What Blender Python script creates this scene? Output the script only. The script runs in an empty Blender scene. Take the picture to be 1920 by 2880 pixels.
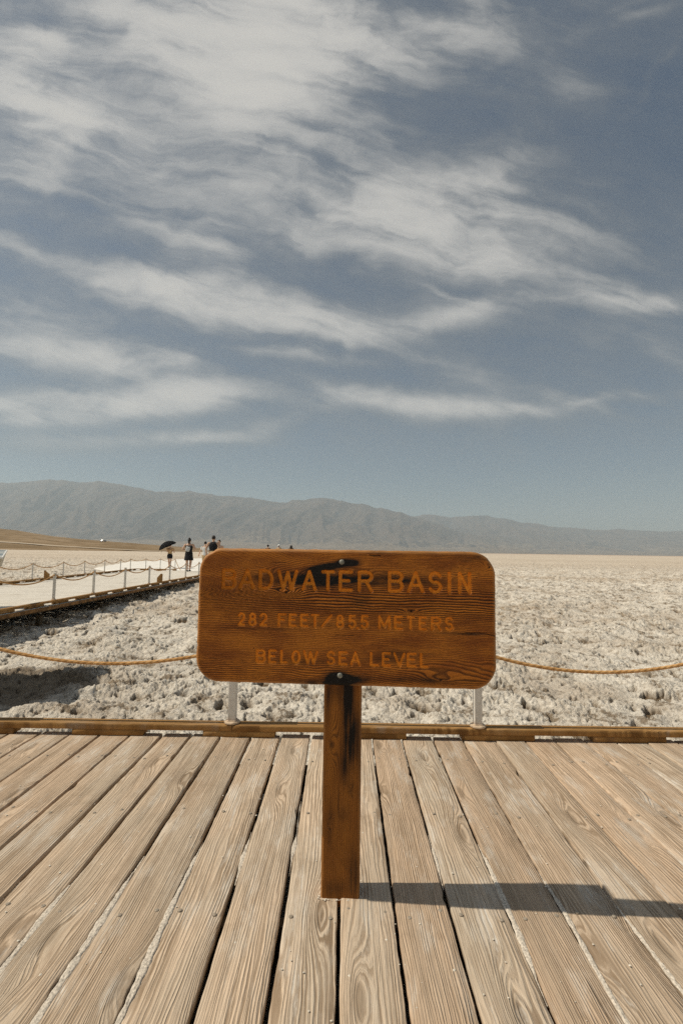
import bpy, bmesh, math, random
import numpy as np
from mathutils import Vector, Matrix

# ------------------------------------------------------------------ camera, sky, sun, exposure
SC = bpy.context.scene
COL = SC.collection
H_EYE = 1.25
PITCH, ROLL = math.radians(4.624), 0.0143
SUN_EL, SUN_SIDE = math.radians(52.0), math.radians(1.3)   # sun on the left, a hair on the camera's side

cam_d = bpy.data.cameras.new("camera"); cam = bpy.data.objects.new("camera", cam_d); COL.objects.link(cam)
cam_d.sensor_fit = 'VERTICAL'; cam_d.sensor_height = 36.0; cam_d.lens = 36.0 * 1360 / 2880
cam_d.clip_start = 0.05; cam_d.clip_end = 60000
cam.matrix_world = Matrix.Translation((0, 0, H_EYE)) @ Matrix.Rotation(math.pi / 2 + PITCH, 4, 'X') @ Matrix.Rotation(ROLL, 4, 'Z')
SC.camera = cam

sun_d = bpy.data.lights.new("sun", 'SUN'); sun = bpy.data.objects.new("sun", sun_d); COL.objects.link(sun)
sun_d.energy = 5.0; sun_d.angle = math.radians(0.53); sun_d.color = (1.0, 0.90, 0.74)
SUN_DIR = Vector((-math.cos(SUN_EL) * math.cos(SUN_SIDE), -math.cos(SUN_EL) * math.sin(SUN_SIDE), math.sin(SUN_EL)))
sun.rotation_euler = SUN_DIR.to_track_quat('Z', 'Y').to_euler()

SC.view_settings.view_transform = 'Standard'; SC.view_settings.look = 'None'
SC.view_settings.gamma = 1.0; SC.view_settings.exposure = -0.2
SC.view_settings.use_curve_mapping = False
SC.cycles.volume_bounces = 1
SC.cycles.use_denoising = False

class NT:
    """small node-tree writer"""
    def __init__(s, tree): s.t = tree
    def n(s, kind, **kw):
        nd = s.t.nodes.new(kind)
        for k, v in kw.items(): setattr(nd, k, v)
        return nd
    def put(s, sock, v):
        if isinstance(v, bpy.types.NodeSocket): s.t.links.new(v, sock)
        elif v is not None: sock.default_value = v
    def m(s, op, a, b=None, c=None, clamp=False):
        nd = s.n('ShaderNodeMath', operation=op, use_clamp=clamp)
        for i, v in enumerate((a, b, c)): s.put(nd.inputs[i], v)
        return nd.outputs[0]
    def v(s, op, a, b=None, scale=None):
        nd = s.n('ShaderNodeVectorMath', operation=op)
        s.put(nd.inputs[0], a); s.put(nd.inputs[1], b)
        if scale is not None: s.put(nd.inputs['Scale'], scale)
        return nd.outputs['Value'] if op in ('DOT_PRODUCT', 'LENGTH') else nd.outputs[0]
    def xyz(s, x=0., y=0., z=0.):
        nd = s.n('ShaderNodeCombineXYZ')
        for i, q in enumerate((x, y, z)): s.put(nd.inputs[i], q)
        return nd.outputs[0]
    def sep(s, a):
        nd = s.n('ShaderNodeSeparateXYZ'); s.put(nd.inputs[0], a); return nd.outputs
    def noise(s, vec, scale=1., detail=3., rough=.55, dist=0., dim='3D', col=False):
        nd = s.n('ShaderNodeTexNoise', noise_dimensions=dim)
        s.put(nd.inputs['Vector'], vec)
        for k, q in (('Scale', scale), ('Detail', detail), ('Roughness', rough), ('Distortion', dist)): s.put(nd.inputs[k], q)
        return nd.outputs['Color' if col else 'Fac']
    def ss(s, x, a, b, lo=0., hi=1.):
        nd = s.n('ShaderNodeMapRange', interpolation_type='SMOOTHSTEP')
        for i, q in enumerate((x, a, b, lo, hi)): s.put(nd.inputs[i], q)
        return nd.outputs[0]
    def mix(s, f, a, b, mode='MIX'):
        nd = s.n('ShaderNodeMix', data_type='RGBA', blend_type=mode)
        s.put(nd.inputs[0], f)
        for i, q in ((6, a), (7, b)):
            s.put(nd.inputs[i], (*q, 1.) if isinstance(q, tuple) and len(q) == 3 else q)
        return nd.outputs[2]
    def attr(s, name, out='Fac'): return s.n('ShaderNodeAttribute', attribute_name=name).outputs[out]
    def bump(s, h, strength=1., dist=.01, nrm=None):
        nd = s.n('ShaderNodeBump'); s.put(nd.inputs['Strength'], strength); s.put(nd.inputs['Distance'], dist)
        s.put(nd.inputs['Height'], h); s.put(nd.inputs['Normal'], nrm); return nd.outputs[0]

def material(name, base=(.5, .5, .5), rough=.7, metal=0., build=None, spec=.3):
    m = bpy.data.materials.new(name); m.use_nodes = True
    nt = m.node_tree; b = nt.nodes['Principled BSDF']
    b.inputs['Base Color'].default_value = (*base, 1); b.inputs['Roughness'].default_value = rough
    b.inputs['Metallic'].default_value = metal; b.inputs['Specular IOR Level'].default_value = spec
    if build:
        N = NT(nt); r = build(N) or {}
        for k, q in r.items(): N.put(b.inputs[k], q)
    return m

def speckled(name, base, var=.12, scale=30., rough=.7, metal=0., bump=.0, spec=.3):
    def f(N):
        c = N.n('ShaderNodeTexCoord').outputs['Object']
        n = N.noise(c, scale, 4, .6)
        lo = tuple(x * (1 - var) for x in base); hi = tuple(min(1, x * (1 + var)) for x in base)
        r = {'Base Color': N.mix(N.ss(n, .3, .7), lo, hi)}
        if bump: r['Normal'] = N.bump(n, 1., bump)
        return r
    return material(name, base, rough, metal, f, spec)

# ---- sky: clear Nishita sky with a high layer of torn cirrus placed by direction
W = bpy.data.worlds.new("World"); SC.world = W; W.use_nodes = True
W.cycles.sampling_method = 'MANUAL'; W.cycles.sample_map_resolution = 256
N = NT(W.node_tree); W.node_tree.nodes.clear()
sky = N.n('ShaderNodeTexSky', sky_type='NISHITA', sun_disc=False, sun_elevation=SUN_EL,
          sun_rotation=math.atan2(SUN_DIR.x, SUN_DIR.y), altitude=0., air_density=1.0, dust_density=1.1, ozone_density=1.0)
BLOBS = [(-0.256, 1.189, 0.2072, 0.1167, -10.0, 1.3), (-0.157, 1.179, 0.1094, 0.1365, -20.7, 0.8), (-0.183, 1.041, 0.0877, 0.0524, 11.7, 0.5), (-0.136, 1.116, 0.0756, 0.1229, -36.2, 0.55),
 (-0.361, 1.123, 0.1896, 0.0622, -25.7, 0.45), (-0.251, 1.029, 0.1181, 0.0619, -20.5, 0.45), (-0.462, 1.175, 0.1201, 0.0525, -20.5, 0.35), (-0.707, 1.012, 0.1227, 0.0642, -40.0, 1.1),
 (-0.741, 1.096, 0.0815, 0.071, -30.4, 0.5), (-0.585, 0.93, 0.1089, 0.0502, -25.2, 0.75), (-0.723, 0.826, 0.0765, 0.0609, 0.9, 0.55), (-0.697, 1.16, 0.0825, 0.0407, -35.5, 0.55),
 (-0.555, 1.077, 0.1432, 0.0601, -40.4, 0.35), (0.098, 1.183, 0.1388, 0.0476, -26.2, 0.5), (0.236, 1.196, 0.0905, 0.0633, 22.4, 0.55), (0.06, 1.119, 0.1174, 0.0634, -10.0, 0.25),
 (0.354, 1.155, 0.0612, 0.0516, 32.6, 0.3), (0.508, 1.062, 0.0582, 0.0422, -20.9, 0.35), (0.591, 1.213, 0.2079, 0.0145, 32.4, 0.15), (0.715, 1.108, 0.1172, 0.0079, 53.1, 0.12),
 (0.69, 1.225, 0.072, 0.0146, 27.3, 0.2), (0.024, 0.786, 0.2097, 0.0703, -11.8, 0.5), (0.101, 0.712, 0.1138, 0.0548, -4.4, 0.65), (0.273, 0.8, 0.1076, 0.0693, 26.9, 0.5),
 (0.3, 0.64, 0.0658, 0.0376, -9.7, 0.6), (0.196, 0.688, 0.1513, 0.0695, -4.4, 0.35), (-0.107, 0.674, 0.0667, 0.0296, -20.0, 0.3), (-0.263, 0.822, 0.3167, 0.1201, -15.0, 0.25),
 (-0.296, 0.661, 0.0859, 0.0216, -17.9, 0.45), (-0.259, 0.701, 0.0573, 0.0158, -14.8, 0.3), (-0.586, 0.607, 0.114, 0.0156, -11.6, 0.3), (-0.721, 0.655, 0.0783, 0.0134, -31.5, 0.4),
 (-0.367, 0.561, 0.1408, 0.0331, -1.2, 0.9), (-0.216, 0.515, 0.1778, 0.0405, -7.4, 1.05), (-0.028, 0.469, 0.1118, 0.0288, -11.6, 0.6), (-0.431, 0.531, 0.1313, 0.0271, -4.3, 0.45),
 (0.177, 0.487, 0.1032, 0.0231, 11.2, 0.55), (0.261, 0.522, 0.043, 0.0133, 31.5, 0.4), (0.196, 0.565, 0.0281, 0.0078, -20.0, 0.4), (-0.682, 0.498, 0.1033, 0.0336, -7.4, 0.35),
 (-0.649, 0.422, 0.158, 0.0248, -2.2, 0.9), (-0.453, 0.391, 0.1394, 0.0208, -7.3, 0.75), (-0.36, 0.397, 0.0463, 0.019, 0.8, 0.5), (-0.586, 0.309, 0.2114, 0.0207, 1.9, 0.9),
 (-0.329, 0.322, 0.0736, 0.0245, 2.9, 1.1), (-0.493, 0.287, 0.1649, 0.0169, 6.0, 0.65), (-0.666, 0.261, 0.1099, 0.0093, 0.8, 0.4), (-0.554, 0.22, 0.219, 0.0148, 1.8, 0.85),
 (-0.317, 0.233, 0.0824, 0.0102, -2.2, 0.5), (-0.662, 0.2, 0.1276, 0.0129, 0.8, 0.35), (-0.138, 0.415, 0.0649, 0.0115, -2.2, 0.45), (0.01, 0.395, 0.0648, 0.0114, -4.3, 0.65),
 (0.01, 0.417, 0.013, 0.0209, -19.7, 0.4), (0.159, 0.31, 0.1836, 0.0244, -5.3, 0.8), (0.03, 0.337, 0.1105, 0.0151, -9.4, 0.35), (0.343, 0.304, 0.1102, 0.0122, -2.2, 0.55),
 (0.481, 0.324, 0.0638, 0.0114, -17.7, 0.45), (0.509, 0.32, 0.0336, 0.0084, 16.0, 0.4), (-0.135, 0.268, 0.0642, 0.0187, 21.2, 0.35), (0.27, 0.378, 0.1012, 0.019, -14.6, 0.25),
 (0.334, 0.351, 0.055, 0.019, -19.8, 0.3), (0.496, 0.545, 0.1685, 0.0176, -1.2, 0.6), (0.637, 0.557, 0.1029, 0.0244, -2.3, 0.45), (0.576, 0.714, 0.1695, 0.1198, -9.7, 0.2),
 (0.629, 0.336, 0.0834, 0.0113, 4.9, 0.4), (0.688, 0.422, 0.0638, 0.0213, -25.4, 0.3), (0.386, 0.731, 0.1885, 0.09, -20.4, 0.18), (-0.565, 0.737, 0.2502, 0.0787, -17.8, 0.22),
 (-0.477, 0.891, 0.2533, 0.0904, -20.1, 0.25), (-0.151, 0.927, 0.2125, 0.0615, -9.8, 0.15), (0.413, 0.612, 0.1031, 0.0296, -9.6, 0.25)]

D = N.n('ShaderNodeTexCoord').outputs['Generated']
dx, dy, dz = N.sep(D)
fy = N.m('MAXIMUM', dy, .08)
P = N.xyz(N.m('DIVIDE', dx, fy), N.m('DIVIDE', dz, fy), 0.)
w1 = N.v('SUBTRACT', N.noise(P, 2.6, 4, .55, col=True), (.5, .5, .5))
w2 = N.v('SUBTRACT', N.noise(P, 9., 5, .6, col=True), (.5, .5, .5))
calm = N.ss(N.m('DIVIDE', dz, fy), .2, .75, .45, 1.)
PW = N.v('ADD', P, N.v('SCALE', N.v('ADD', N.v('MULTIPLY', w1, (.22, .12, 0)), N.v('MULTIPLY', w2, (.06, .034, 0))), scale=calm))
dens = None
for (u, v, a, b, th, wt) in BLOBS:
    t = math.radians(th); q = N.v('SUBTRACT', PW, (u, v, 0))
    e1 = N.v('DOT_PRODUCT', q, (math.cos(t) / a, math.sin(t) / a, 0)); e2 = N.v('DOT_PRODUCT', q, (-math.sin(t) / b, math.cos(t) / b, 0))
    r2 = N.m('ADD', N.m('MULTIPLY', e1, e1), N.m('MULTIPLY', e2, e2))
    g = N.m('MULTIPLY', N.m('EXPONENT', N.m('MULTIPLY', r2, -.58)), wt)
    dens = g if dens is None else N.m('ADD', dens, g)
front = N.ss(dy, .0, .3)
# the same kind of torn streaks over the rest of the sky, out of the photograph
rest = N.ss(N.noise(N.v('MULTIPLY', D, (2., 2., 5.)), 1., 6, .6, 1.), .48, .75)
dens = N.m('ADD', N.m('MULTIPLY', dens, front), N.m('MULTIPLY', N.m('ADD', .25, N.m('MULTIPLY', rest, .25)), N.m('SUBTRACT', 1., front)))
# torn texture, drawn out along the wind
rot = N.n('ShaderNodeVectorRotate', rotation_type='Z_AXIS'); N.put(rot.inputs['Vector'], PW); N.put(rot.inputs['Angle'], math.radians(14))
tex = N.noise(N.v('MULTIPLY', rot.outputs[0], (1.7, 8.5, 1.)), 1.7, 9, .58, .45)
tex2 = N.noise(N.v('MULTIPLY', PW, (5., 8., 1.)), 1.3, 9, .62, .3)
tx = N.m('ADD', N.m('MULTIPLY', tex, .62), N.m('MULTIPLY', tex2, .38))
veil = N.m('ADD', N.m('MULTIPLY', N.ss(N.noise(PW, 1.7, 5, .6), .30, .62), .26), .06)
cl = N.m('MULTIPLY', N.m('ADD', dens, veil), N.m('ADD', .36, N.m('MULTIPLY', N.ss(tx, .32, .72), 1.05)))
cl = N.m('SUBTRACT', 1., N.m('EXPONENT', N.m('MULTIPLY', cl, -1.35)))
cl = N.m('MULTIPLY', cl, N.ss(dz, .10, .24))
hsv = N.n('ShaderNodeHueSaturation'); N.put(hsv.inputs['Color'], sky.outputs[0])
N.put(hsv.inputs['Saturation'], SKY_SAT := 1.0); N.put(hsv.inputs['Value'], 1.0)
tint = N.mix(1., hsv.outputs[0], (.93, .98, .96), 'MULTIPLY')
cloud = N.mix(N.ss(cl, .25, .9), (4.0, 4.05, 3.85), (10.8, 10.4, 9.7))
skyc = N.mix(cl, tint, cloud)
bg = N.n('ShaderNodeBackground'); N.put(bg.inputs[0], skyc); bg.inputs[1].default_value = .062
wo = N.n('ShaderNodeOutputWorld'); W.node_tree.links.new(bg.outputs[0], wo.inputs[0])

# ------------------------------------------------------------------ helpers
def tag(o, label=None, cat=None, group=None, kind=None):
    for k, q in (('label', label), ('category', cat), ('group', group), ('kind', kind)):
        if q: o[k] = q
    return o
def empty(name, loc=(0, 0, 0), rz=0., **kw):
    o = bpy.data.objects.new(name, None); COL.objects.link(o); o.empty_display_size = .1
    o.location = loc; o.rotation_euler = (0, 0, rz); return tag(o, **kw)
def link_mesh(name, me, mats, parent=None, smooth=True):
    o = bpy.data.objects.new(name, me); COL.objects.link(o)
    for m in (mats if isinstance(mats, (list, tuple)) else [mats]): me.materials.append(m)
    if smooth: me.polygons.foreach_set('use_smooth', [True] * len(me.polygons))
    if parent: o.parent = parent
    return o
def obj(name, bm, mats, parent=None, smooth=False):
    me = bpy.data.meshes.new(name); bmesh.ops.recalc_face_normals(bm, faces=bm.faces)
    bm.to_mesh(me); bm.free(); return link_mesh(name, me, mats, parent, smooth)
def grid_mesh(name, V, nr, nc, wrap=False):
    """V: (nr*nc,3) array, rows of nc"""
    me = bpy.data.meshes.new(name)
    r = np.arange(nr - 1)[:, None]; c = np.arange(nc if wrap else nc - 1)[None, :]; c2 = (c + 1) % nc
    F = np.stack([r * nc + c, r * nc + c2, (r + 1) * nc + c2, (r + 1) * nc + c], -1).reshape(-1, 4)
    raw_mesh(me, V, F); return me
def raw_mesh(me, V, F):
    me.vertices.add(len(V)); me.vertices.foreach_set('co', np.asarray(V, np.float32).ravel())
    nf = len(F); me.loops.add(nf * 4); me.polygons.add(nf)
    me.loops.foreach_set('vertex_index', np.asarray(F, np.int32).ravel())
    me.polygons.foreach_set('loop_start', np.arange(0, nf * 4, 4, dtype=np.int32))
    me.polygons.foreach_set('loop_total', np.full(nf, 4, np.int32))
    me.update(calc_edges=True)
def add_attr(me, name, vals):
    a = me.attributes.new(name, 'FLOAT', 'POINT'); a.data.foreach_set('value', np.asarray(vals, np.float32).ravel())
def box(bm, lo, hi, bev=0., M=None, jitter=None):
    r = bmesh.ops.create_cube(bm, size=1.)['verts']
    lo, hi = Vector(lo), Vector(hi); c = (lo + hi) / 2; s = hi - lo
    for v in r: v.co = Vector((v.co.x * s.x, v.co.y * s.y, v.co.z * s.z)) + c
    if bev:
        es = list({e for v in r for e in v.link_edges})
        g = bmesh.ops.bevel(bm, geom=es, offset=bev, segments=2, affect='EDGES', profile=.6)
        r = list({v for f in g['faces'] for v in f.verts})
        r = list({v for v in r} | {v for f in g['faces'] for e in f.edges for v in e.verts})
    if M is not None:
        bmesh.ops.transform(bm, matrix=M, verts=r)
    return r
def frame_of(d, up=Vector((0, 0, 1))):
    d = d.normalized()
    a = d.cross(up)
    if a.length < 1e-4: a = d.cross(Vector((1, 0, 0)))
    a.normalize(); return a, d.cross(a).normalized()
def tube(bm, pts, rad, seg=10, cap=True, flat=1.):
    pts = [Vector(p) for p in pts]; n = len(pts)
    if not hasattr(rad, '__len__'): rad = [rad] * n
    rings = []; prev = None
    for i, p in enumerate(pts):
        d = pts[min(i + 1, n - 1)] - pts[max(i - 1, 0)]
        if prev is None: a, b = frame_of(d)
        else:
            b = d.normalized().cross(prev).normalized(); a = b.cross(d.normalized()).normalized()
        prev = a
        rings.append([bm.verts.new(p + (a * math.cos(t) + b * math.sin(t) * flat) * rad[i]) for t in (2 * math.pi * k / seg for k in range(seg))])
    for r0, r1 in zip(rings, rings[1:]):
        for k in range(seg): bm.faces.new((r0[k], r0[(k + 1) % seg], r1[(k + 1) % seg], r1[k]))
    if cap:
        bm.faces.new(rings[0][::-1]); bm.faces.new(rings[-1])
    return rings
def loft(bm, R, seg=16, cap=True, power=2.):
    """R: rings (cx,cy,cz,rx,ry)"""
    rings = []
    for (cx, cy, cz, rx, ry) in R:
        rr = []
        for k in range(seg):
            t = 2 * math.pi * k / seg; c, s = math.cos(t), math.sin(t)
            e = 2. / power
            rr.append(bm.verts.new((cx + rx * math.copysign(abs(c) ** e, c), cy + ry * math.copysign(abs(s) ** e, s), cz)))
        rings.append(rr)
    for r0, r1 in zip(rings, rings[1:]):
        for k in range(seg): bm.faces.new((r0[k], r0[(k + 1) % seg], r1[(k + 1) % seg], r1[k]))
    if cap: bm.faces.new(rings[0][::-1]); bm.faces.new(rings[-1])
def ball(bm, c, r, u=14, v=10):
    r = r if hasattr(r, '__len__') else (r, r, r)
    q = bmesh.ops.create_uvsphere(bm, u_segments=u, v_segments=v, radius=1.)['verts']
    for w in q: w.co = Vector((w.co.x * r[0] + c[0], w.co.y * r[1] + c[1], w.co.z * r[2] + c[2]))
    return q
def lathe(bm, prof, seg=24, c=(0, 0, 0)):
    rings = [[bm.verts.new((c[0] + r * math.cos(2 * math.pi * k / seg), c[1] + r * math.sin(2 * math.pi * k / seg), c[2] + z)) for k in range(seg)] for r, z in prof]
    for r0, r1 in zip(rings, rings[1:]):
        for k in range(seg): bm.faces.new((r0[k], r0[(k + 1) % seg], r1[(k + 1) % seg], r1[k]))
    bm.faces.new(rings[0][::-1]); bm.faces.new(rings[-1])
def copy_tree(o, parent=None):
    c = o.copy(); COL.objects.link(c)
    if parent: c.parent = parent
    for ch in o.children: copy_tree(ch, c)
    return c

def _h(ix, iy, seed):
    h = (ix.astype(np.int64) * 374761393 + iy.astype(np.int64) * 668265263 + seed * 982451653) & 0xffffffff
    h = ((h ^ (h >> 13)) * 1274126177) & 0xffffffff
    h = ((h ^ (h >> 16)) * 2246822519) & 0xffffffff
    return (h ^ (h >> 15))
def gnoise(x, y, seed=0):
    """gradient noise, about -1..1"""
    ix = np.floor(x); iy = np.floor(y); fx = x - ix; fy = y - iy
    ix = ix.astype(np.int64); iy = iy.astype(np.int64)
    ux = fx * fx * fx * (fx * (fx * 6 - 15) + 10); uy = fy * fy * fy * (fy * (fy * 6 - 15) + 10)
    def g(a, b):
        t = _h(ix + a, iy + b, seed) * (2 * np.pi / 4294967296.)
        return np.cos(t) * (fx - a) + np.sin(t) * (fy - b)
    n0 = g(0, 0) * (1 - ux) + g(1, 0) * ux; n1 = g(0, 1) * (1 - ux) + g(1, 1) * ux
    return (n0 * (1 - uy) + n1 * uy) * 1.5
def worley(x, y, seed=0):
    """distance to the nearest scattered point"""
    ix = np.floor(x).astype(np.int64); iy = np.floor(y).astype(np.int64); best = np.full(x.shape, 9.)
    for a in (-1, 0, 1):
        for b in (-1, 0, 1):
            h = _h(ix + a, iy + b, seed); jx = ((h & 1023) / 1023.) * .9 + .05; jy = (((h >> 10) & 1023) / 1023.) * .9 + .05
            best = np.minimum(best, (ix + a + jx - x) ** 2 + (iy + b + jy - y) ** 2)
    return np.sqrt(best)
def fbm(x, y, seed=0, o=4, g=.5, l=2.03):
    s = 0; a = 1.
    for k in range(o):
        s = s + a * gnoise(x, y, seed + k); a *= g; x = x * l + 13.7; y = y * l - 7.3
    return s
def sstep(x, a, b):
    t = np.clip((x - a) / (b - a), 0, 1); return t * t * (3 - 2 * t)

# ------------------------------------------------------------------ salt flat, path, hill, mountains
def ground_base(Y): return -.32 + .30 * sstep(Y, 7., 26.)
def path_mask(X, Y):
    xl = np.interp(Y, [24, 30, 45, 66, 90, 200, 600], [-10.8, -15.5, -20, -20, -16, -8, 0])
    xr = np.interp(Y, [24, 30, 50, 75, 90, 200, 600], [-4.6, -3.5, -2, -3, -4, 2, 14])
    return sstep(X, xl - .8, xl + .5) * (1 - sstep(X, xr - .5, xr + .8)) * sstep(Y, 24.2, 25.6) * (1 - sstep(Y, 400, 600))

tcol = np.concatenate([np.linspace(-2.2, -.86, 110)[:-1], np.linspace(-.86, .86, 980), np.linspace(.86, 2.2, 110)[1:]])
yrow = np.concatenate([np.geomspace(3.0, 40., 860)[:-1], np.geomspace(40., 400., 170)[:-1], np.geomspace(400., 14000., 40)])
nr, nc = len(yrow), len(tcol)
Yg = np.repeat(yrow, nc); Tg = np.tile(tcol, nr); Xg = Tg * Yg
def salt_height(X, Y):
    wx = X + .05 * gnoise(X * 5.1, Y * 5.1, 90) + .02 * gnoise(X * 17, Y * 17, 92); wy = Y + .05 * gnoise(X * 5.3 + 5, Y * 5.3, 91) + .02 * gnoise(X * 17.5, Y * 17.5, 93)
    near = 1 - sstep(Y, 25, 120)
    big = gnoise(X * .8, Y * .8, 11) * .03 + gnoise(X * 1.9, Y * 1.9, 12) * .035 + gnoise(X * 4.2, Y * 4.2, 14) * .03
    k1 = 1 - np.clip(worley(wx * 7.5, wy * 7.5, 21), 0, 1) ** 2; k2 = 1 - np.clip(worley(wx * 17., wy * 17., 22), 0, 1) ** 2; k3 = 1 - np.clip(worley(wx * 34., wy * 34., 23), 0, 1) ** 2
    amp = np.clip(.85 + .95 * gnoise(X * .8, Y * .8, 13) + .45 * gnoise(X * 2.6, Y * 2.6, 15), .18, 1.9)
    lump = (.046 * k1 + .044 * k2 + .030 * k3) * amp + .010 * np.abs(gnoise(wx * 63., wy * 63., 25))
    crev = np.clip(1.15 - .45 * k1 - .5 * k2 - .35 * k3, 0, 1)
    # scattered pits where the crust has broken through to brown mud
    dens = .10 * gnoise(X * .45, Y * .45, 35)
    pit = sstep(gnoise(wx * 3.9 + 3, wy * 3.9, 31) + .40 * gnoise(wx * 12, wy * 12, 32) + dens, .40, .62)
    pit2 = sstep(gnoise(wx * 8.7 + 3, wy * 8.7, 33) + .40 * gnoise(wx * 24, wy * 24, 34) + dens, .42, .62)
    h = big + lump - .075 * pit - .05 * pit2
    return h * (.35 + .65 * near), np.clip(pit + .75 * pit2, 0, 1), crev
hS, pitS, lumpS = salt_height(Xg, Yg)
pm = path_mask(Xg, Yg)
under = (1 - sstep(Yg, 3.6, 3.9)) * .12
# trodden down beside and below the walkway
Zg = ground_base(Yg) + (hS - .06) * (1 - pm) * 1.0 - .03 * pm - under * .3
far = sstep(Yg, 2500, 14000) * -2.
Zg = Zg + far
me = grid_mesh('ground', np.stack([Xg, Yg, Zg], -1), nr, nc)
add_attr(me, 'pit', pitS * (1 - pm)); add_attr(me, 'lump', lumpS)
def salt_mat(N):
    c = N.n('ShaderNodeTexCoord').outputs['Object']; x, y, z = N.sep(c)
    flat = N.xyz(x, y, 0.)
    pit = N.attr('pit'); lump = N.attr('lump')
    n1 = N.noise(flat, .55, 5, .6); n2 = N.noise(flat, 2.6, 4, .6); n3 = N.noise(c, 22., 4, .65); n4 = N.noise(c, 90., 3, .6)
    far = N.ss(y, 14., 70.)
    white = N.mix(N.ss(n3, .3, .7), (.53, .48, .405), (.79, .74, .655))
    earth_shade = N.mix(n2, (.075, .046, .022), (.21, .145, .08))
    # crusted brown spots and the broken pits
    spot = N.m('MULTIPLY', N.ss(N.m('ADD', n2, N.m('MULTIPLY', N.m('SUBTRACT', n3, .5), .6)), .545, .66), .8)
    e = N.m('MAXIMUM', N.m('MULTIPLY', pit, .95), spot)
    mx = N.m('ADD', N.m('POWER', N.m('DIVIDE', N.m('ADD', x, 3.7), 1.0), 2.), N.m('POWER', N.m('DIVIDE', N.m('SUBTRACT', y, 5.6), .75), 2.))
    e = N.m('MAXIMUM', e, N.m('MULTIPLY', N.ss(N.m('ADD', mx, N.m('MULTIPLY', N.m('SUBTRACT', n2, .5), 2.2)), 1.3, .5), .8))  # brown earth patch, its tint also deepening the shadow that falls here
    e = N.m('MAXIMUM', e, N.m('MULTIPLY', N.ss(lump, .34, .72), .85))  # crevices coloured darker to deepen the shade in them
    white = N.mix(N.ss(n1, .46, .66, 0., .55), white, (.40, .325, .245))
    nearc = N.mix(e, white, earth_shade)
    # pink-brown silt bands across the middle distance, paler beyond
    st = N.noise(N.v('MULTIPLY', flat, (.035, .11, 0)), 1., 5, .6, .6)
    band = N.m('MULTIPLY', N.m('MULTIPLY', N.ss(y, 7., 13.), N.ss(y, 40., 20.)), N.ss(st, .47, .62))
    band = N.m('MULTIPLY', band, N.ss(n2, .25, .6))
    c1 = N.mix(N.m('MULTIPLY', band, .75), nearc, (.36, .27, .18))
    farc = N.mix(N.ss(N.noise(N.v('MULTIPLY', flat, (.01, .04, 0)), 1., 5, .65), .35, .65), (.50, .42, .33), (.60, .52, .42))
    fs = N.noise(flat, 1.4, 6, .75); farc = N.mix(N.m('MULTIPLY', N.ss(fs, .52, .66), N.ss(y, 400., 60., 0., .55)), farc, (.33, .27, .18))
    c2 = N.mix(N.m('MULTIPLY', far, .85), c1, farc)
    c3 = N.mix(N.ss(y, 150., 1500.), c2, (.49, .38, .285))
    h = N.m('ADD', N.m('MULTIPLY', n3, .55), N.m('MULTIPLY', n4, .45))
    nb = N.bump(h, 1., .035)
    hb = N.bump(N.noise(flat, 3., 6, .7), N.ss(y, 15., 60., 0., .8), .14, nb)
    return {'Base Color': c3, 'Normal': hb}
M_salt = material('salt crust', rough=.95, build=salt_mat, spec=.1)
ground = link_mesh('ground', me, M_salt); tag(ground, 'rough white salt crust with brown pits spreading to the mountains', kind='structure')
# the same ground behind and to the sides of the viewpoint, below the deck
bm = bmesh.new()
for (x0, x1, y0, y1) in ((-3000, -6.6, -3000, 3.0), (-6.6, 6.6, -3000, 3.0), (6.6, 3000, -3000, 3.0)):
    bm.faces.new([bm.verts.new(p) for p in ((x0, y0, -.335), (x1, y0, -.335), (x1, y1, -.335), (x0, y1, -.335))])
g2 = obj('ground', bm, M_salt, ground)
add_attr(g2.data, 'lump', [.3] * 12); add_attr(g2.data, 'pit', [0.] * 12)

# trodden salt path leading from the end of the walkway
ny, nx = 260, 60
yy = np.geomspace(24.6, 420, ny); u = np.linspace(0, 1, nx)
XL = np.interp(yy, [24, 30, 45, 66, 90, 200, 600], [-10.8, -15.5, -20, -20, -16, -8, 0]); XR = np.interp(yy, [24, 30, 50, 75, 90, 200, 600], [-4.6, -3.5, -2, -3, -4, 2, 14])
Xp = XL[:, None] * (1 - u) + XR[:, None] * u + .5 * gnoise(np.repeat(yy[:, None], nx, 1) * .9, u[None, :].repeat(ny, 0) * 2, 5); Yp = np.repeat(yy[:, None], nx, 1)
edge = np.minimum(u, 1 - u)[None, :]
Zp = ground_base(Yp) + .035 + .012 * fbm(Xp * 2, Yp * 2, 40, 3) - .09 * (1 - sstep(edge, 0, .06))
me = grid_mesh('salt_path', np.stack([Xp.ravel(), Yp.ravel(), Zp.ravel()], -1), ny, nx)
def path_mat(N):
    c = N.n('ShaderNodeTexCoord').outputs['Object']
    n = N.noise(c, 1.2, 6, .65); return {'Base Color': N.mix(N.ss(n, .3, .7), (.66, .63, .58), (.80, .78, .73)), 'Normal': N.bump(N.noise(c, 6., 5, .6), .5, .03)}
tag(link_mesh('salt_path', me, material('trodden salt', rough=.9, build=path_mat, spec=.1)), 'bright trodden white salt path beyond the end of the walkway', kind='structure')

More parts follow.
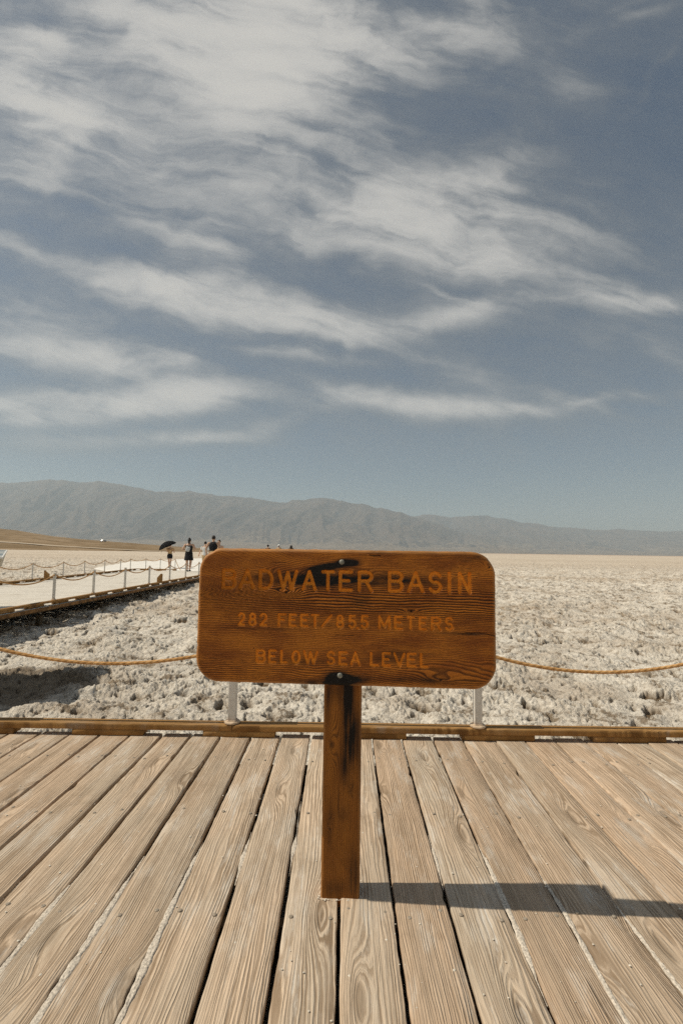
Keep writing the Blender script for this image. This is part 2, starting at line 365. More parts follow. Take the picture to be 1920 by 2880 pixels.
# brown alluvial hill sloping in from the left
HT = [-1.6, -.95, -.705, -.668, -.631, -.594, -.557, -.491, -.447, -.41, -.358, -.307, -.26, -.2]
HE = [.075, .056, .0368, .033, .0276, .0221, .0190, .0140, .0112, .0088, .0058, .0029, .001, -.003]
th = np.linspace(-1.6, -.2, 420); yh = np.concatenate([np.linspace(190, 420, 120), np.linspace(425, 900, 60)])
TT, YY = np.meshgrid(th, yh); XX = TT * YY
E = np.interp(TT, HT, HE); top = 1.25 + E * 420
s = np.clip((YY - 190) / 230, 0, 1); s2 = np.clip((YY - 420) / 480, 0, 1)
ZZ = (top + .25) * (.55 * s + .45 * s * s) * (1 - .35 * s2) - .25
ZZ = ZZ + (fbm(XX * .03, YY * .05, 61, 5) * .7 - np.abs(fbm(XX * .018, YY * .05, 62, 3)) * .9) * s * np.clip(top / 6, 0, 1) * (1 - .7 * np.exp(-((YY - 420) / 40) ** 2))
me = grid_mesh('hill', np.stack([XX.ravel(), YY.ravel(), ZZ.ravel()], -1), len(yh), len(th))
def hill_mat(N):
    c = N.n('ShaderNodeTexCoord').outputs['Object']; x, y, z = N.sep(c)
    n = N.noise(N.v('MULTIPLY', c, (.03, .06, .3)), 1., 6, .65); f = N.noise(c, .9, 5, .7)
    a = N.mix(N.ss(n, .38, .62), (.18, .12, .06), (.30, .215, .13))
    a = N.mix(N.ss(f, .54, .66, 0., .75), a, (.10, .085, .04))
    return {'Base Color': a}
tag(link_mesh('hill', me, material('hill gravel', rough=.95, build=hill_mat, spec=.1)), 'low brown gravel hill sloping down from the left', kind='structure')
# pale road along the foot of the hill
bm = bmesh.new(); pr = None
for k in range(60):
    t = -.75 + k * .0075; Y = 262 + 14 * math.sin(k * .07) - k * 1.1
    def hz(t, Y):
        s_ = min(1, max(0, (Y - 190) / 230)); return (1.5 + np.interp(t, HT, HE) * 420) * (.55 * s_ + .45 * s_ * s_) - .25
    q = [bm.verts.new((t * Y, Y - 2.2, hz(t, Y - 2.2) + .35)), bm.verts.new((t * Y, Y + 2.2, hz(t, Y + 2.2) + .35))]
    if pr: bm.faces.new((pr[0], q[0], q[1], pr[1]))
    pr = q
tag(obj('road', bm, material('pale road gravel', (.5, .43, .34), .95, spec=.1)), 'pale road along the foot of the brown hill', kind='structure')

# two mountain ranges across the valley
RT = [-1.9, -1.4, -1.0, -.712, -.631, -.508, -.44, -.385, -.312, -.258, -.203, -.113, -.058, .005, .06, .123, .16, .22, .30, .40, .5]
RE = [.10, .13, .12, .1309, .1383, .1375, .1273, .1169, .1202, .1121, .1099, .1008, .1082, .1062, .0943, .0812, .072, .052, .030, .012, -.004]
ST = [-.6, -.2, .06, .15, .181, .231, .303, .366, .43, .474, .51, .583, .646, .707, 1.0, 1.4, 1.9]
SE = [.06, .07, .078, .0742, .0798, .0731, .0771, .0669, .0582, .0545, .0505, .0549, .0503, .0504, .058, .05, .055]
def range_mesh(name, T, EL, y0, yr, y1, seed, t0, t1, n):
    th = np.linspace(t0, t1, n); yv = np.concatenate([np.linspace(y0, yr, 150), np.linspace(yr, y1, 30)[1:]])
    TT, YY = np.meshgrid(th, yv); XX = TT * YY
    e = np.interp(TT, T, EL) + .0022 * fbm(TT * 40, TT * 0 + .5, seed + 9, 4)
    topz = 1.25 + e * yr
    s = np.clip((YY - y0) / (yr - y0), 0, 1); s2 = np.clip((YY - yr) / (y1 - yr), 0, 1)
    prof = .13 * sstep(s, 0, .45) * s / .45 * (s < .45) + (s >= .45) * 0
    prof = np.where(s < .42, .15 * (s / .42) ** 1.25, .15 + .85 * ((s - .42) / .58) ** 1.15) * (1 - .5 * s2)
    wx = XX / 900. + .35 * gnoise(XX / 1500., YY / 1500., seed); 
    rid = 1 - np.abs(fbm(wx, YY / 2200. + .3 * gnoise(XX / 800., YY / 900., seed + 3), seed + 1, 6, .52))
    amp = np.sin(np.pi * np.clip((s - .25) / .75, 0, 1)) * .8 + .1 * s
    ZZ = topz * prof + (rid - .72) * .36 * topz * amp * (1 - s2) 
    ZZ = ZZ - 3
    # do not let the slope rise above its crest line as seen from the flat
    lim = (1.25 + e * YY * .985); ZZ = np.where((YY < yr), np.minimum(ZZ, lim), ZZ)
    return grid_mesh(name, np.stack([XX.ravel(), YY.ravel(), ZZ.ravel()], -1), len(yv), n)
def rock_mat(N):
    c = N.n('ShaderNodeTexCoord').outputs['Object']; x, y, z = N.sep(c)
    n = N.noise(c, .0016, 7, .62); f = N.noise(c, .006, 6, .65)
    rock = N.mix(N.ss(f, .35, .65), (.055, .047, .042), (.115, .092, .075))
    rock = N.mix(N.ss(n, .42, .62, 0., .6), rock, (.11, .078, .055))
    fan = N.mix(N.ss(f, .4, .6), (.15, .115, .08), (.21, .165, .12))
    nz = N.sep(N.n('ShaderNodeNewGeometry').outputs['Normal'])[2]
    k = N.m('MULTIPLY', N.ss(nz, .93, .985), N.ss(z, 330., 60.))
    return {'Base Color': N.mix(k, rock, fan), 'Normal': N.bump(f, .8, 90.)}
M_rock = material('mountain rock', rough=.95, build=rock_mat, spec=.05)
tag(link_mesh('mountains', range_mesh('mountains', RT, RE, 4600, 8200, 10500, 71, -1.9, .5, 900), M_rock), 'long grey mountain range across the valley, highest at the left', kind='structure')
tag(link_mesh('mountains', range_mesh('mountains', ST, SE, 6200, 10500, 12500, 81, -.6, 1.9, 800), M_rock), 'farther and lower grey mountain range at the right', kind='structure')

# the air between: one closed box of thin even haze
bm = bmesh.new(); box(bm, (-24000, -3500, -6), (24000, 13500, 1170))
mh = bpy.data.materials.new('thin air'); mh.use_nodes = True; mh.node_tree.nodes.clear(); NH = NT(mh.node_tree)
pv = NH.n('ShaderNodeVolumePrincipled'); pv.inputs['Color'].default_value = (.70, .85, .97, 1); pv.inputs['Density'].default_value = 9.0e-5; pv.inputs['Anisotropy'].default_value = .2
mo = NH.n('ShaderNodeOutputMaterial'); mh.node_tree.links.new(pv.outputs[0], mo.inputs['Volume'])
tag(obj('haze', bm, mh), 'thin pale haze over the whole valley', kind='stuff')

# ------------------------------------------------------------------ timber
def old_wood(light, dark, tan, F=95., along='Y', salt=.5, whiten=0., GC=.6):
    """weathered plank: grain lines bending round knots, one shade per plank (attribute 'pid')"""
    def f(N):
        c = N.n('ShaderNodeTexCoord').outputs['Object']; x, y, z = N.sep(c)
        a, l = (x, y) if along == 'Y' else (y, x)
        pid = N.attr('pid'); edge = N.attr('edge')
        l2 = N.m('ADD', l, N.m('MULTIPLY', pid, 53.)); a2 = N.m('ADD', a, N.m('MULTIPLY', pid, 17.))
        vo = N.n('ShaderNodeTexVoronoi', voronoi_dimensions='2D', feature='F1')
        N.put(vo.inputs['Vector'], N.xyz(N.m('MULTIPLY', a2, 5.2), N.m('MULTIPLY', l2, 1.25), 0.)); vo.inputs['Scale'].default_value = 1.; vo.inputs['Randomness'].default_value = .85
        d = vo.outputs['Distance']; gate = N.m('GREATER_THAN', N.sep(vo.outputs['Color'])[0], .42)
        kb = N.m('MULTIPLY', N.m('EXPONENT', N.m('MULTIPLY', N.m('MULTIPLY', d, d), -26.)), gate)
        kc = N.m('MULTIPLY', N.ss(d, .11, .05), gate)
        wob = N.noise(N.xyz(N.m('MULTIPLY', a2, 9.), N.m('MULTIPLY', l2, .9), 0.), 1., 3, .5)
        wob2 = N.noise(N.xyz(N.m('MULTIPLY', a2, 40.), N.m('MULTIPLY', l2, 5.), 0.), 1., 3, .55)
        fr = N.m('MULTIPLY', N.m('ADD', .65, N.m('MULTIPLY', N.m('FRACT', N.m('MULTIPLY', pid, 7.31)), .7)), F)
        s = N.m('ADD', N.m('MULTIPLY', a2, fr), N.m('ADD', N.m('MULTIPLY', wob, 5.), N.m('ADD', N.m('MULTIPLY', wob2, 1.5), N.m('MULTIPLY', kb, 5.2))))
        g0 = N.m('ADD', N.m('MULTIPLY', N.m('SINE', N.m('MULTIPLY', s, 6.2832)), .5), .5)
        gn = N.ss(N.noise(N.xyz(N.m('MULTIPLY', s, 1.35), N.m('MULTIPLY', l2, 1.6), 5.), 1., 3, .6), .3, .68)
        g = N.m('ADD', N.m('MULTIPLY', g0, .42), N.m('MULTIPLY', gn, .58))
        gs = N.m('POWER', g, 1.7)
        fib = N.noise(N.xyz(N.m('MULTIPLY', a2, 420.), N.m('MULTIPLY', l2, 9.), 0.), 1., 3, .6)
        blot = N.noise(N.xyz(N.m('MULTIPLY', a2, 6.), N.m('MULTIPLY', l2, 1.6), 0.), 1., 5, .6)
        worn = N.noise(c, 1.1, 5, .6)
        tone = N.mix(N.m('FRACT', N.m('MULTIPLY', pid, 13.7)), light, tan)
        tone = N.mix(N.ss(blot, .35, .68, 0., .75), tone, N.mix(.5, tan, light))
        tone = N.mix(N.m('MULTIPLY', N.m('FRACT', N.m('MULTIPLY', pid, 29.3)), .30), tone, dark)
        tone = N.mix(N.ss(N.noise(c, 3.3, 5, .65), .55, .72, 0., .4), tone, dark)
        tone = N.mix(N.ss(blot, .58, .40, 0., .45), tone, tuple(q * .72 for q in light))
        col = N.mix(N.m('MULTIPLY', N.ss(gs, .55, .05), N.m('MULTIPLY', N.m('ADD', .35, N.ss(N.noise(N.xyz(N.m('MULTIPLY', a2, 12.), N.m('MULTIPLY', l2, 1.1), 11.), 1., 3, .6), .3, .7, 0., 1.)), GC)), tone, dark)
        col = N.mix(N.m('MULTIPLY', N.ss(fib, .52, .70), .35), col, dark)
        col = N.mix(N.m('MULTIPLY', kc, .55), col, tuple(q * .75 for q in dark))
        sg = N.m('MULTIPLY', N.ss(N.noise(N.xyz(N.m('MULTIPLY', a2, 9.), N.m('MULTIPLY', l2, 2.5), 3.), 1., 6, .68), .50, .66), salt)
        sg = N.m('MULTIPLY', sg, N.m('ADD', .25, N.m('MULTIPLY', N.ss(g, .5, .1), .75)))
        if whiten: sg = N.m('MAXIMUM', sg, N.m('MULTIPLY', N.ss(worn, .2, .55), whiten))
        col = N.mix(sg, col, (.66, .62, .55))
        crack = N.ss(N.noise(N.xyz(N.m('MULTIPLY', a2, 75.), N.m('MULTIPLY', l2, 1.3), 7.), 1., 2, .5), .70, .76)
        col = N.mix(N.m('MULTIPLY', crack, .7), col, tuple(q * .35 for q in dark))
        h = N.m('ADD', N.m('MULTIPLY', gs, 1.0), N.m('SUBTRACT', N.m('MULTIPLY', fib, .35), N.m('MULTIPLY', crack, 1.4)))
        h = N.m('SUBTRACT', h, N.m('MULTIPLY', kc, .4))
        return {'Base Color': col, 'Normal': N.bump(h, .9, .0042), 'Roughness': .85}
    return f
M_deck = material('weathered deck wood', build=old_wood((.62, .52, .40), (.23, .16, .10), (.68, .485, .33), 100., 'Y', .95, GC=.66), spec=.15)
M_walk = material('salt-bleached deck wood', build=old_wood((.66, .62, .55), (.45, .40, .33), (.68, .62, .54), 80., 'X', .6, .85), spec=.15)
M_stain_y = material('stained timber', build=old_wood((.30, .165, .065), (.13, .065, .024), (.36, .21, .085), 120., 'Y', .25), spec=.2)
M_stain = material('stained timber', build=old_wood((.40, .215, .07), (.15, .07, .02), (.48, .28, .105), 120., 'X', .25), spec=.2)
M_stub = speckled('orange-brown timber', (.36, .20, .07), .3, 40, .85, 0, .004)
M_joist = material('underside timber', (.12, .085, .05), .9)
M_nail = speckled('galvanised nail', (.30, .255, .20), .3, 200, .7, .1)

rng = random.Random(4); nrng = np.random.default_rng(4)
def plank_verts(V, F, A, E, x_lo, x_hi, y0, y1, pid, step=.04, th=.038, dz=0., axis='Y', chip=1.):
    """one plank: x_lo/x_hi functions of y; ragged long edges, eased arrises"""
    ys = np.linspace(y0, y1, max(2, int((y1 - y0) / step) + 1))
    lo = x_lo(ys) + chip * (.0022 * gnoise(ys * 7, ys * 0 + pid * 91, 3) + .0015 * gnoise(ys * 23, ys * 0 + pid * 91, 4))
    hi = x_hi(ys) + chip * (.0022 * gnoise(ys * 7, ys * 0 + pid * 57 + 9, 5) + .0015 * gnoise(ys * 23, ys * 0 + pid * 57, 6))
    ck = sstep(gnoise(ys * 5.1, ys * 0 + pid * 33, 7), .62, .8) * .010 * chip; lo = lo + ck
    ck = sstep(gnoise(ys * 5.1, ys * 0 + pid * 71, 8), .62, .8) * .010 * chip; hi = hi - ck
    zt = dz + .0016 * gnoise(ys * .7, ys * 0 + pid * 19, 9)
    b = .005
    w = hi - lo
    cup = .0018
    prof = [(lo, -th), (lo, -b), (lo + .0018, -.0016), (lo + b, 0.), (lo + w * .3, cup * -.6), (lo + w * .7, cup * -.6), (hi - b, 0.), (hi - .0018, -.0016), (hi, -b), (hi, -th)]
    n0 = len(V[0]) if V[0] is not None else 0
    k = len(prof); n = len(ys)
    P = np.zeros((n, k, 3))
    for j, (xx, zz) in enumerate(prof):
        P[:, j, 0] = xx; P[:, j, 1] = ys; P[:, j, 2] = zt + zz
    base = V[1]
    V[2].append(P.reshape(-1, 3)); A.append(np.full(n * k, pid)); E.append(np.tile([1, 1, .6, .3, 0, 0, .3, .6, 1, 1], n))
    r = np.arange(n - 1)[:, None]; c = np.arange(k)[None, :]; c2 = (c + 1) % k
    F.append((np.stack([r * k + c, (r + 1) * k + c, (r + 1) * k + c2, r * k + c2], -1).reshape(-1, 4)) + base)
    # end grain caps
    for e, rev in ((0, False), ((n - 1) * k, True)):
        q = [[0, 1, 8, 9], [1, 2, 7, 8], [2, 3, 6, 7], [3, 4, 5, 6]]
        q = np.array(q) + e + base
        F.append(q[:, ::-1] if rev else q)
    V[1] += n * k
def finish_planks(name, V, F, A, E, mat, parent):
    P = np.concatenate(V[2]); me = bpy.data.meshes.new(name); raw_mesh(me, P, np.concatenate(F))
    add_attr(me, 'pid', np.concatenate(A)); add_attr(me, 'edge', np.concatenate(E))
    o = link_mesh(name, me, mat, parent, smooth=False); return o

# gap centres between planks: x at the kerb (y 3.33) and x near the front (y 1.39)
GAPS = [(-1.798, -1.80), (-1.596, -1.60), (-1.395, -1.395), (-1.183, -1.19), (-.988, -.992), (-.787, -.792), (-.582, -.576), (-.385, -.381), (-.184, -.184), (.02, .008),
        (.226, .200), (.424, .393), (.635, .594), (.833, .784), (1.05, .99), (1.246, 1.185), (1.45, 1.385), (1.655, 1.585)]
GW = {-1.798: .012, -1.596: .017, -1.395: .015, -1.183: .019, -.988: .019, -.787: .019, -.582: .016, -.385: .019, -.184: .017, .02: .013, .226: .012, .424: .013, .635: .013, .833: .010, 1.05: .008, 1.246: .006, 1.45: .006, 1.655: .006}
gl = [(a, b, GW[a]) for a, b in GAPS]
while gl[0][0] > -5.4: gl.insert(0, (gl[0][0] - .203, gl[0][1] - .203, .014))
while gl[-1][0] < 5.2: gl.append((gl[-1][0] + .203, gl[-1][1] + .200, .007))
def gx(g): return lambda y: g[1] + (g[0] - g[1]) * (y - 1.39) / (3.33 - 1.39)
deck = empty('boardwalk', (0, 0, 0), label='weathered plank deck under the sign', kind='structure')
V = [None, 0, []]; F = []; A = []; E = []
for g0, g1 in zip(gl, gl[1:]):
    f0, f1 = gx(g0), gx(g1); vis = abs(g0[0]) < 2.6
    yend = 3.40 + rng.uniform(-.012, .012)
    plank_verts(V, F, A, E, (lambda y, f=f0, w=g0[2]: f(y) + w / 2), (lambda y, f=f1, w=g1[2]: f(y) - w / 2), -2.6, yend, rng.random(), .02 if vis else .2, dz=rng.uniform(-.0025, .0025))
planking = finish_planks('planking', V, F, A, E, M_deck, deck)
for y in np.arange(-2.5, 3.3, .61): bm = bmesh.new(); box(bm, (-5.5, y, -.19), (5.2, y + .045, -.0405)); obj('joist', bm, M_joist, deck)
# nail heads, two to a plank over two joist lines
bm = bmesh.new()
for g0, g1 in zip(gl, gl[1:]):
    if abs(g0[0]) > 2.5: continue
    for y in (1.78, 2.42, 3.02):
        for s in (.2, .8):
            if rng.random() < .12: continue
            x = (gx(g0)(y) * (1 - s) + gx(g1)(y) * s) + rng.uniform(-.012, .012)
            lathe(bm, [(.0075, -.003), (.0075, .0008), (.005, .0022)], 12, (x, y + rng.uniform(-.03, .03), -.0005))
obj('nail', bm, M_nail, deck)['kind'] = 'stuff'

# salt grit packed into the gaps and spilling on the arrises
SALT = [(-1.19, 1.2, 1.95), (-.992, 1.2, 2.02), (-.792, 1.2, 2.10), (-.576, 1.2, 2.20), (-.381, 1.93, 2.28), (-.184, 1.99, 2.55), (.393, 1.92, 2.28), (.594, 1.46, 2.22), (.784, 1.2, 2.08), (.99, 1.2, 1.95)]
Vs, Fs, nb = [], [], 0
for gc, ya, yb in SALT:
    g = min(gl, key=lambda q: abs(q[1] - gc)); f = gx(g)
    ys = np.arange(ya, yb, .006); k = 11; us = np.linspace(-1, 1, k)
    taper = np.minimum(sstep(ys, ya - .01, ya + .25), 1 - sstep(ys, yb - .3, yb + .01)) * .75 + .25
    spill = (.0005 + .0065 * np.clip(gnoise(ys * 6, ys * 0 + gc * 9, 14) + .45 + .6 * gnoise(ys * 31, ys * 0 + gc * 9, 17), 0, 1.3)) * taper
    bias = .006 * gnoise(ys * 3, ys * 0 + gc * 5, 15)
    brk = sstep(gnoise(ys * 4.3, ys * 0 + gc * 13, 19), -.75, -.35)
    half = (g[2] / 2 * np.clip(taper * 1.6 - .35, 0, 1) * brk + spill * brk)[:, None]
    X = f(ys)[:, None] + (.0045 + bias[:, None]) * taper[:, None] + us[None, :] * half
    Yv = np.repeat(ys[:, None], k, 1)
    lump_ = np.abs(gnoise(X * 90, Yv * 90, 16)) * .006 + np.abs(gnoise(X * 210, Yv * 210, 18)) * .003
    Z = -.010 * (1 - taper[:, None]) + (.0 + lump_ * .8) * (1 - us[None, :] ** 4) - .004 * us[None, :] ** 6 - .006 * (taper[:, None] < .5)
    P = np.stack([X, Yv, Z], -1).reshape(-1, 3); n = len(ys)
    r = np.arange(n - 1)[:, None]; c = np.arange(k - 1)[None, :]
    Fs.append(np.stack([r * k + c, r * k + c + 1, (r + 1) * k + c + 1, (r + 1) * k + c], -1).reshape(-1, 4) + nb); Vs.append(P); nb += n * k
me = bpy.data.meshes.new('salt_grit'); raw_mesh(me, np.concatenate(Vs), np.concatenate(Fs))
M_grit = speckled('salt grit', (.56, .50, .42), .3, 130, .95, 0, .004, .1)
tag(link_mesh('salt_grit', me, M_grit), 'white salt grit packed into the gaps between deck planks', kind='stuff')

# crumbs of salt trodden over the boards
bm = bmesh.new()
for k in range(260):
    y = 1.25 + 2.1 * rng.random() ** 1.4; x = rng.uniform(-.78, .78) * y; r = rng.choice((.0014, .0018, .0022, .003, .0042))
    q = bmesh.ops.create_icosphere(bm, subdivisions=1, radius=r)['verts']
    for v in q: v.co = Vector((v.co.x * rng.uniform(.7, 1.5), v.co.y * rng.uniform(.7, 1.5), v.co.z * .45)) + Vector((x, y, r * .1))
M_crumb = speckled('salt crumb', (.64, .59, .50), .15, 90, .9)
for k in range(46):
    t = rng.uniform(0, 6.28); q = bmesh.ops.create_icosphere(bm, subdivisions=1, radius=rng.choice((.0015, .002, .003)))['verts']
    e = max(abs(math.cos(t)) / .073, abs(math.sin(t)) / .05); p = Vector((math.cos(t) / e * rng.uniform(1., 1.12) + .014, math.sin(t) / e * rng.uniform(1., 1.15) + 1.898, .001))
    for v in q: v.co = Vector((v.co.x * rng.uniform(.8, 1.6), v.co.y * rng.uniform(.8, 1.6), v.co.z * .7)) + p
tag(obj('salt_crumbs', bm, M_crumb), 'small white salt crumbs scattered over the deck planks', kind='stuff')

# ---- the raised walkway on the left
WX0, WX1, WY1, WZ = -10.75, -5.62, 25.3, .12
def far_edge(y): return -9.0 - (y - 0) * .064
walk = empty('walkway', (0, 0, 0), label='wide salt-whitened walkway with rope fences on the left', kind='structure')
V = [None, 0, []]; F = []; A = []; E = []
y = -2.6
while y < WY1:   # boards laid across: built along their length, then turned
    w = .185; xa, xb = far_edge(y) - .05, WX0 * 0 - 5.61
    plank_verts(V, F, A, E, (lambda q, y=y: q * 0 + y), (lambda q, y=y, w=w: q * 0 + y + w - .006), xa, xb + rng.uniform(-.012, .012), rng.random(), .6, dz=WZ + rng.uniform(-.002, .002))
    y += w
for i, p in enumerate(V[2]): V[2][i] = p[:, [1, 0, 2]]
F = [q[:, ::-1] for q in F]
finish_planks('planking', V, F, A, E, M_walk, walk)
for x in np.arange(-9.2, -5.75, .6):
    bm = bmesh.new(); box(bm, (x, -2.5, -.10), (x + .045, WY1 - .1, .079)); obj('joist', bm, M_joist, walk)
bm = bmesh.new(); box(bm, (-5.606, 3.42, .045), (-5.588, WY1 - .02, .112), .003); obj('fascia', bm, speckled('dark stained fascia', (.20, .105, .04), .5, 9, .9, 0, .004), walk)
for y in np.arange(0, WY1, 2.4):
    for x in (-5.95, -7.5, -9.1): bm = bmesh.new(); box(bm, (x, y, -.5), (x + .09, y + .09, -.101)); obj('pile', bm, M_joist, walk)

def kerb(label, p0, p1, z, beam_len, first_block, group='timber kerbs on spacer blocks', seed=1, joints=None, wid=.09, drop=.04):
    """a flat timber rail on short blocks, from p0 to p1"""
    p0, p1 = Vector((*p0, z)), Vector((*p1, z)); L = (p1 - p0).length; ang = math.atan2(p1.y - p0.y, p1.x - p0.x)
    root = empty('timber_kerb', p0, ang, label=label, cat='kerb', group=group); R = random.Random(seed)
    js = joints or list(np.arange(0, L, beam_len)[1:]); js = [0] + js + [L]
    mat = M_stain
    for a, b in zip(js, js[1:]):
        V = [None, 0, []]; F = []; A = []; E = []; o = R.uniform(-.004, .004)
        plank_verts(V, F, A, E, (lambda q, o=o: q * 0 - wid / 2 + o), (lambda q, o=o: q * 0 + wid / 2 + o), a + .002, b - .002, R.random(), .05, th=.039, dz=.08 + R.uniform(-.001, .001))
        for i, p in enumerate(V[2]): V[2][i] = p[:, [1, 0, 2]]
        F = [q[:, ::-1] for q in F]
        finish_planks('rail', V, F, A, E, mat, root)
    x = first_block
    while x < L - .1:
        V = [None, 0, []]; F = []; A = []; E = []
        plank_verts(V, F, A, E, lambda q: q * 0 - wid / 2 + .004, lambda q: q * 0 + wid / 2 - .006, x, min(L, x + .48 + R.uniform(-.01, .01)), R.random(), .08, th=.0385, dz=.0393, chip=.4)
        for i, p in enumerate(V[2]): V[2][i] = p[:, [1, 0, 2]]
        F = [q[:, ::-1] for q in F]
        finish_planks('spacer_block', V, F, A, E, mat, root)
        x += .86 + R.uniform(-.02, .02)
    return root
kerb('brown timber kerb along the deck edge behind the sign', (-5.5, 3.385), (5.0, 3.385), 0.0, 3.6, .25, seed=3, joints=[1.2, 4.79, 8.4])
kerb('brown timber kerb on the near side of the white walkway', (-5.655, 3.45), (-5.76, 24.6), WZ, 3.0, .3, seed=5)
kerb('brown timber kerb on the far side of the white walkway', (-9.08, 1.5), (-10.62, 25.2), WZ, 3.0, .2, seed=6)
kerb('short brown timber kerb across the end of the walkway', (-10.58, 25.25), (-8.5, 25.25), WZ, 3.0, .2, seed=7)

# ---- rope posts
def post_paint(N):
    c = N.n('ShaderNodeTexCoord').outputs['Object']; z = N.sep(c)[2]
    n = N.noise(c, 26., 5, .65)
    base = N.mix(N.ss(n, .3, .7), (.62, .585, .52), (.74, .71, .65))
    rust = N.m('MULTIPLY', N.ss(N.m('ADD', z, N.m('MULTIPLY', n, .07)), .085, .03), .8)
    fleck = N.m('MULTIPLY', N.ss(N.noise(c, 60., 4, .6), .66, .74), .5)
    return {'Base Color': N.mix(N.m('MAXIMUM', rust, fleck), base, (.36, .19, .09))}
M_post = material('chalky white paint', rough=.6, build=post_paint)
M_collar = speckled('rusty flange', (.52, .40, .28), .3, 60, .7, .1, .003)
POST_H = .535
def make_post():
    bm = bmesh.new(); box(bm, (-.026, -.026, .004), (.026, .026, POST_H), .004)
    o = obj('rope_post', bm, M_post)
    bm = bmesh.new(); lathe(bm, [(.051, 0.001), (.053, .004), (.053, .011), (.049, .015), (.034, .017)], 24)
    # weld bead round the foot of the tube
    for sx, sy, ex, ey in ((-1, -1, 1, -1), (1, -1, 1, 1), (1, 1, -1, 1), (-1, 1, -1, -1)):
        tube(bm, [(sx * .028 + (ex - sx) * .028 * t, sy * .028 + (ey - sy) * .028 * t, .018 + .0015 * math.sin(t * 19)) for t in np.linspace(0, 1, 8)], .004, 6)
    obj('base_collar', bm, M_collar, o, True)
    for s in (-1, 1): bm = bmesh.new(); tube(bm, [(s * .025, 0, POST_H - .035), (s * .031, 0, POST_H - .035)], .017, 14); obj('rope_ring', bm, M_collar, o, True)
    return o
proto = make_post(); used = []
def put_post(x, y, z, rz, label):
    o = proto if not used else copy_tree(proto)
    used.append(o); o.location = (x, y, z); o.rotation_euler = (0, 0, rz)
    return tag(o, label, 'post', 'white steel posts carrying the rope')
ZR = POST_H - .035
near_posts = [(-4.15, 3.39), (-2.46, 3.39), (-.72, 3.385), (.94, 3.375), (2.62, 3.385), (4.3, 3.39)]
for (x, y), l in zip(near_posts, ['outermost white post on the deck kerb far left of the sign', 'white post on the deck kerb next left of the two behind the sign', 'white post with rusty foot under the left end of the sign board', 'white post with rusty foot under the right end of the sign board', 'white post on the deck kerb next right of the two behind the sign', 'outermost white post on the deck kerb far right of the sign']):
    put_post(x, y, .08, math.radians(rng.uniform(-1.5, 1.5)), l)
wn = [(-5.70, 6.5), (-5.73, 8.1), (-5.71, 9.76), (-5.705, 11.3), (-5.69, 12.9), (-5.72, 14.6), (-5.74, 16.4), (-5.75, 18.1), (-5.755, 19.8), (-5.76, 21.5), (-5.76, 23.2)]
ords = ['first', 'second', 'third', 'fourth', 'fifth', 'sixth', 'seventh', 'eighth', 'ninth', 'tenth', 'eleventh', 'twelfth']
for k, (x, y) in enumerate(wn):
    lab = ('white post out of view along the near walkway kerb, %s from the deck' % ords[k]) if k < 2 else ('%s white post from the left on the near kerb of the walkway' % ords[k - 2].capitalize() if k < 8 else 'white post on the near walkway kerb hidden behind the sign, %s of three' % ords[k - 8])
    put_post(x, y, WZ + .08, math.radians(rng.uniform(-2, 2)), lab).scale = (.8, .8, 1.)
wf = [(-9.72, 12.0), (-9.82, 13.9), (-9.98, 15.8), (-10.12, 17.8), (-10.24, 19.5), (-10.36, 21.4), (-10.48, 23.2), (-10.57, 24.5), (-10.1, 25.25), (-9.35, 25.25), (-8.58, 25.25)]
for k, (x, y) in enumerate(wf):
    lab = ('thin white post out of view along the far walkway kerb, %s from the deck' % ords[k]) if k < 2 else ('%s thin white post from the left on the far kerb of the walkway' % ords[k - 2].capitalize())
    put_post(x, y, WZ + .08, math.radians(rng.uniform(-2, 2)), lab).scale = (.55, .55, 1.)

# ---- ropes
def rope_mat(N):
    c = N.n('ShaderNodeTexCoord').outputs['Object']
    n = N.noise(c, 14., 5, .6); f = N.noise(c, 240., 3, .6)
    a = N.mix(N.ss(n, .35, .65), (.44, .235, .085), (.60, .355, .15))
    return {'Base Color': N.mix(N.ss(f, .5, .7, 0., .45), a, (.20, .11, .045))}
M_rope = material('tarred manila', rough=.85, build=rope_mat, spec=.15)
def sag_path(pts, sag, step):
    out = []
    for i, (p, q) in enumerate(zip(pts, pts[1:])):
        p, q = Vector(p), Vector(q); n = max(6, int((q - p).length / step)); sg = sag[i] if hasattr(sag, '__len__') else sag
        for k in range(n): t = k / n; out.append(p.lerp(q, t) - Vector((0, 0, 4 * sg * t * (1 - t))))
    out.append(Vector(pts[-1])); return out
def rope(label, pts, sag, step, r, seg, strands):
    P = sag_path(pts, sag, step); P = np.array([tuple(p) for p in P]); n = len(P)
    d = np.gradient(P, axis=0); d /= np.linalg.norm(d, axis=1)[:, None]
    a = np.cross(d, [0, 0, 1.]); a /= np.linalg.norm(a, axis=1)[:, None]; b = np.cross(d, a)
    ln = np.concatenate([[0], np.cumsum(np.linalg.norm(np.diff(P, axis=0), axis=1))])
    t = np.linspace(0, 2 * np.pi, seg, endpoint=False)[None, :]; ph = (ln / .045 * 2 * np.pi / 1.0)[:, None] / strands * 1.0
    rr = r * (.80 + .26 * np.abs(np.cos(strands / 2 * (t + ph)))) if strands else np.full((n, seg), r)
    Vt = P[:, None, :] + (a[:, None, :] * np.cos(t)[..., None] + b[:, None, :] * np.sin(t)[..., None]) * rr[..., None]
    me = grid_mesh('rope', Vt.reshape(-1, 3), n, seg, True)
    return tag(link_mesh('rope', me, M_rope), label, 'rope', 'ropes strung between white posts')
rope('thick twisted tan rope sagging between the posts behind the sign', [(x, y, .08 + ZR) for x, y in near_posts], [.12, .12, .125, .13, .125, .12], .005, .0115, 18, 3)
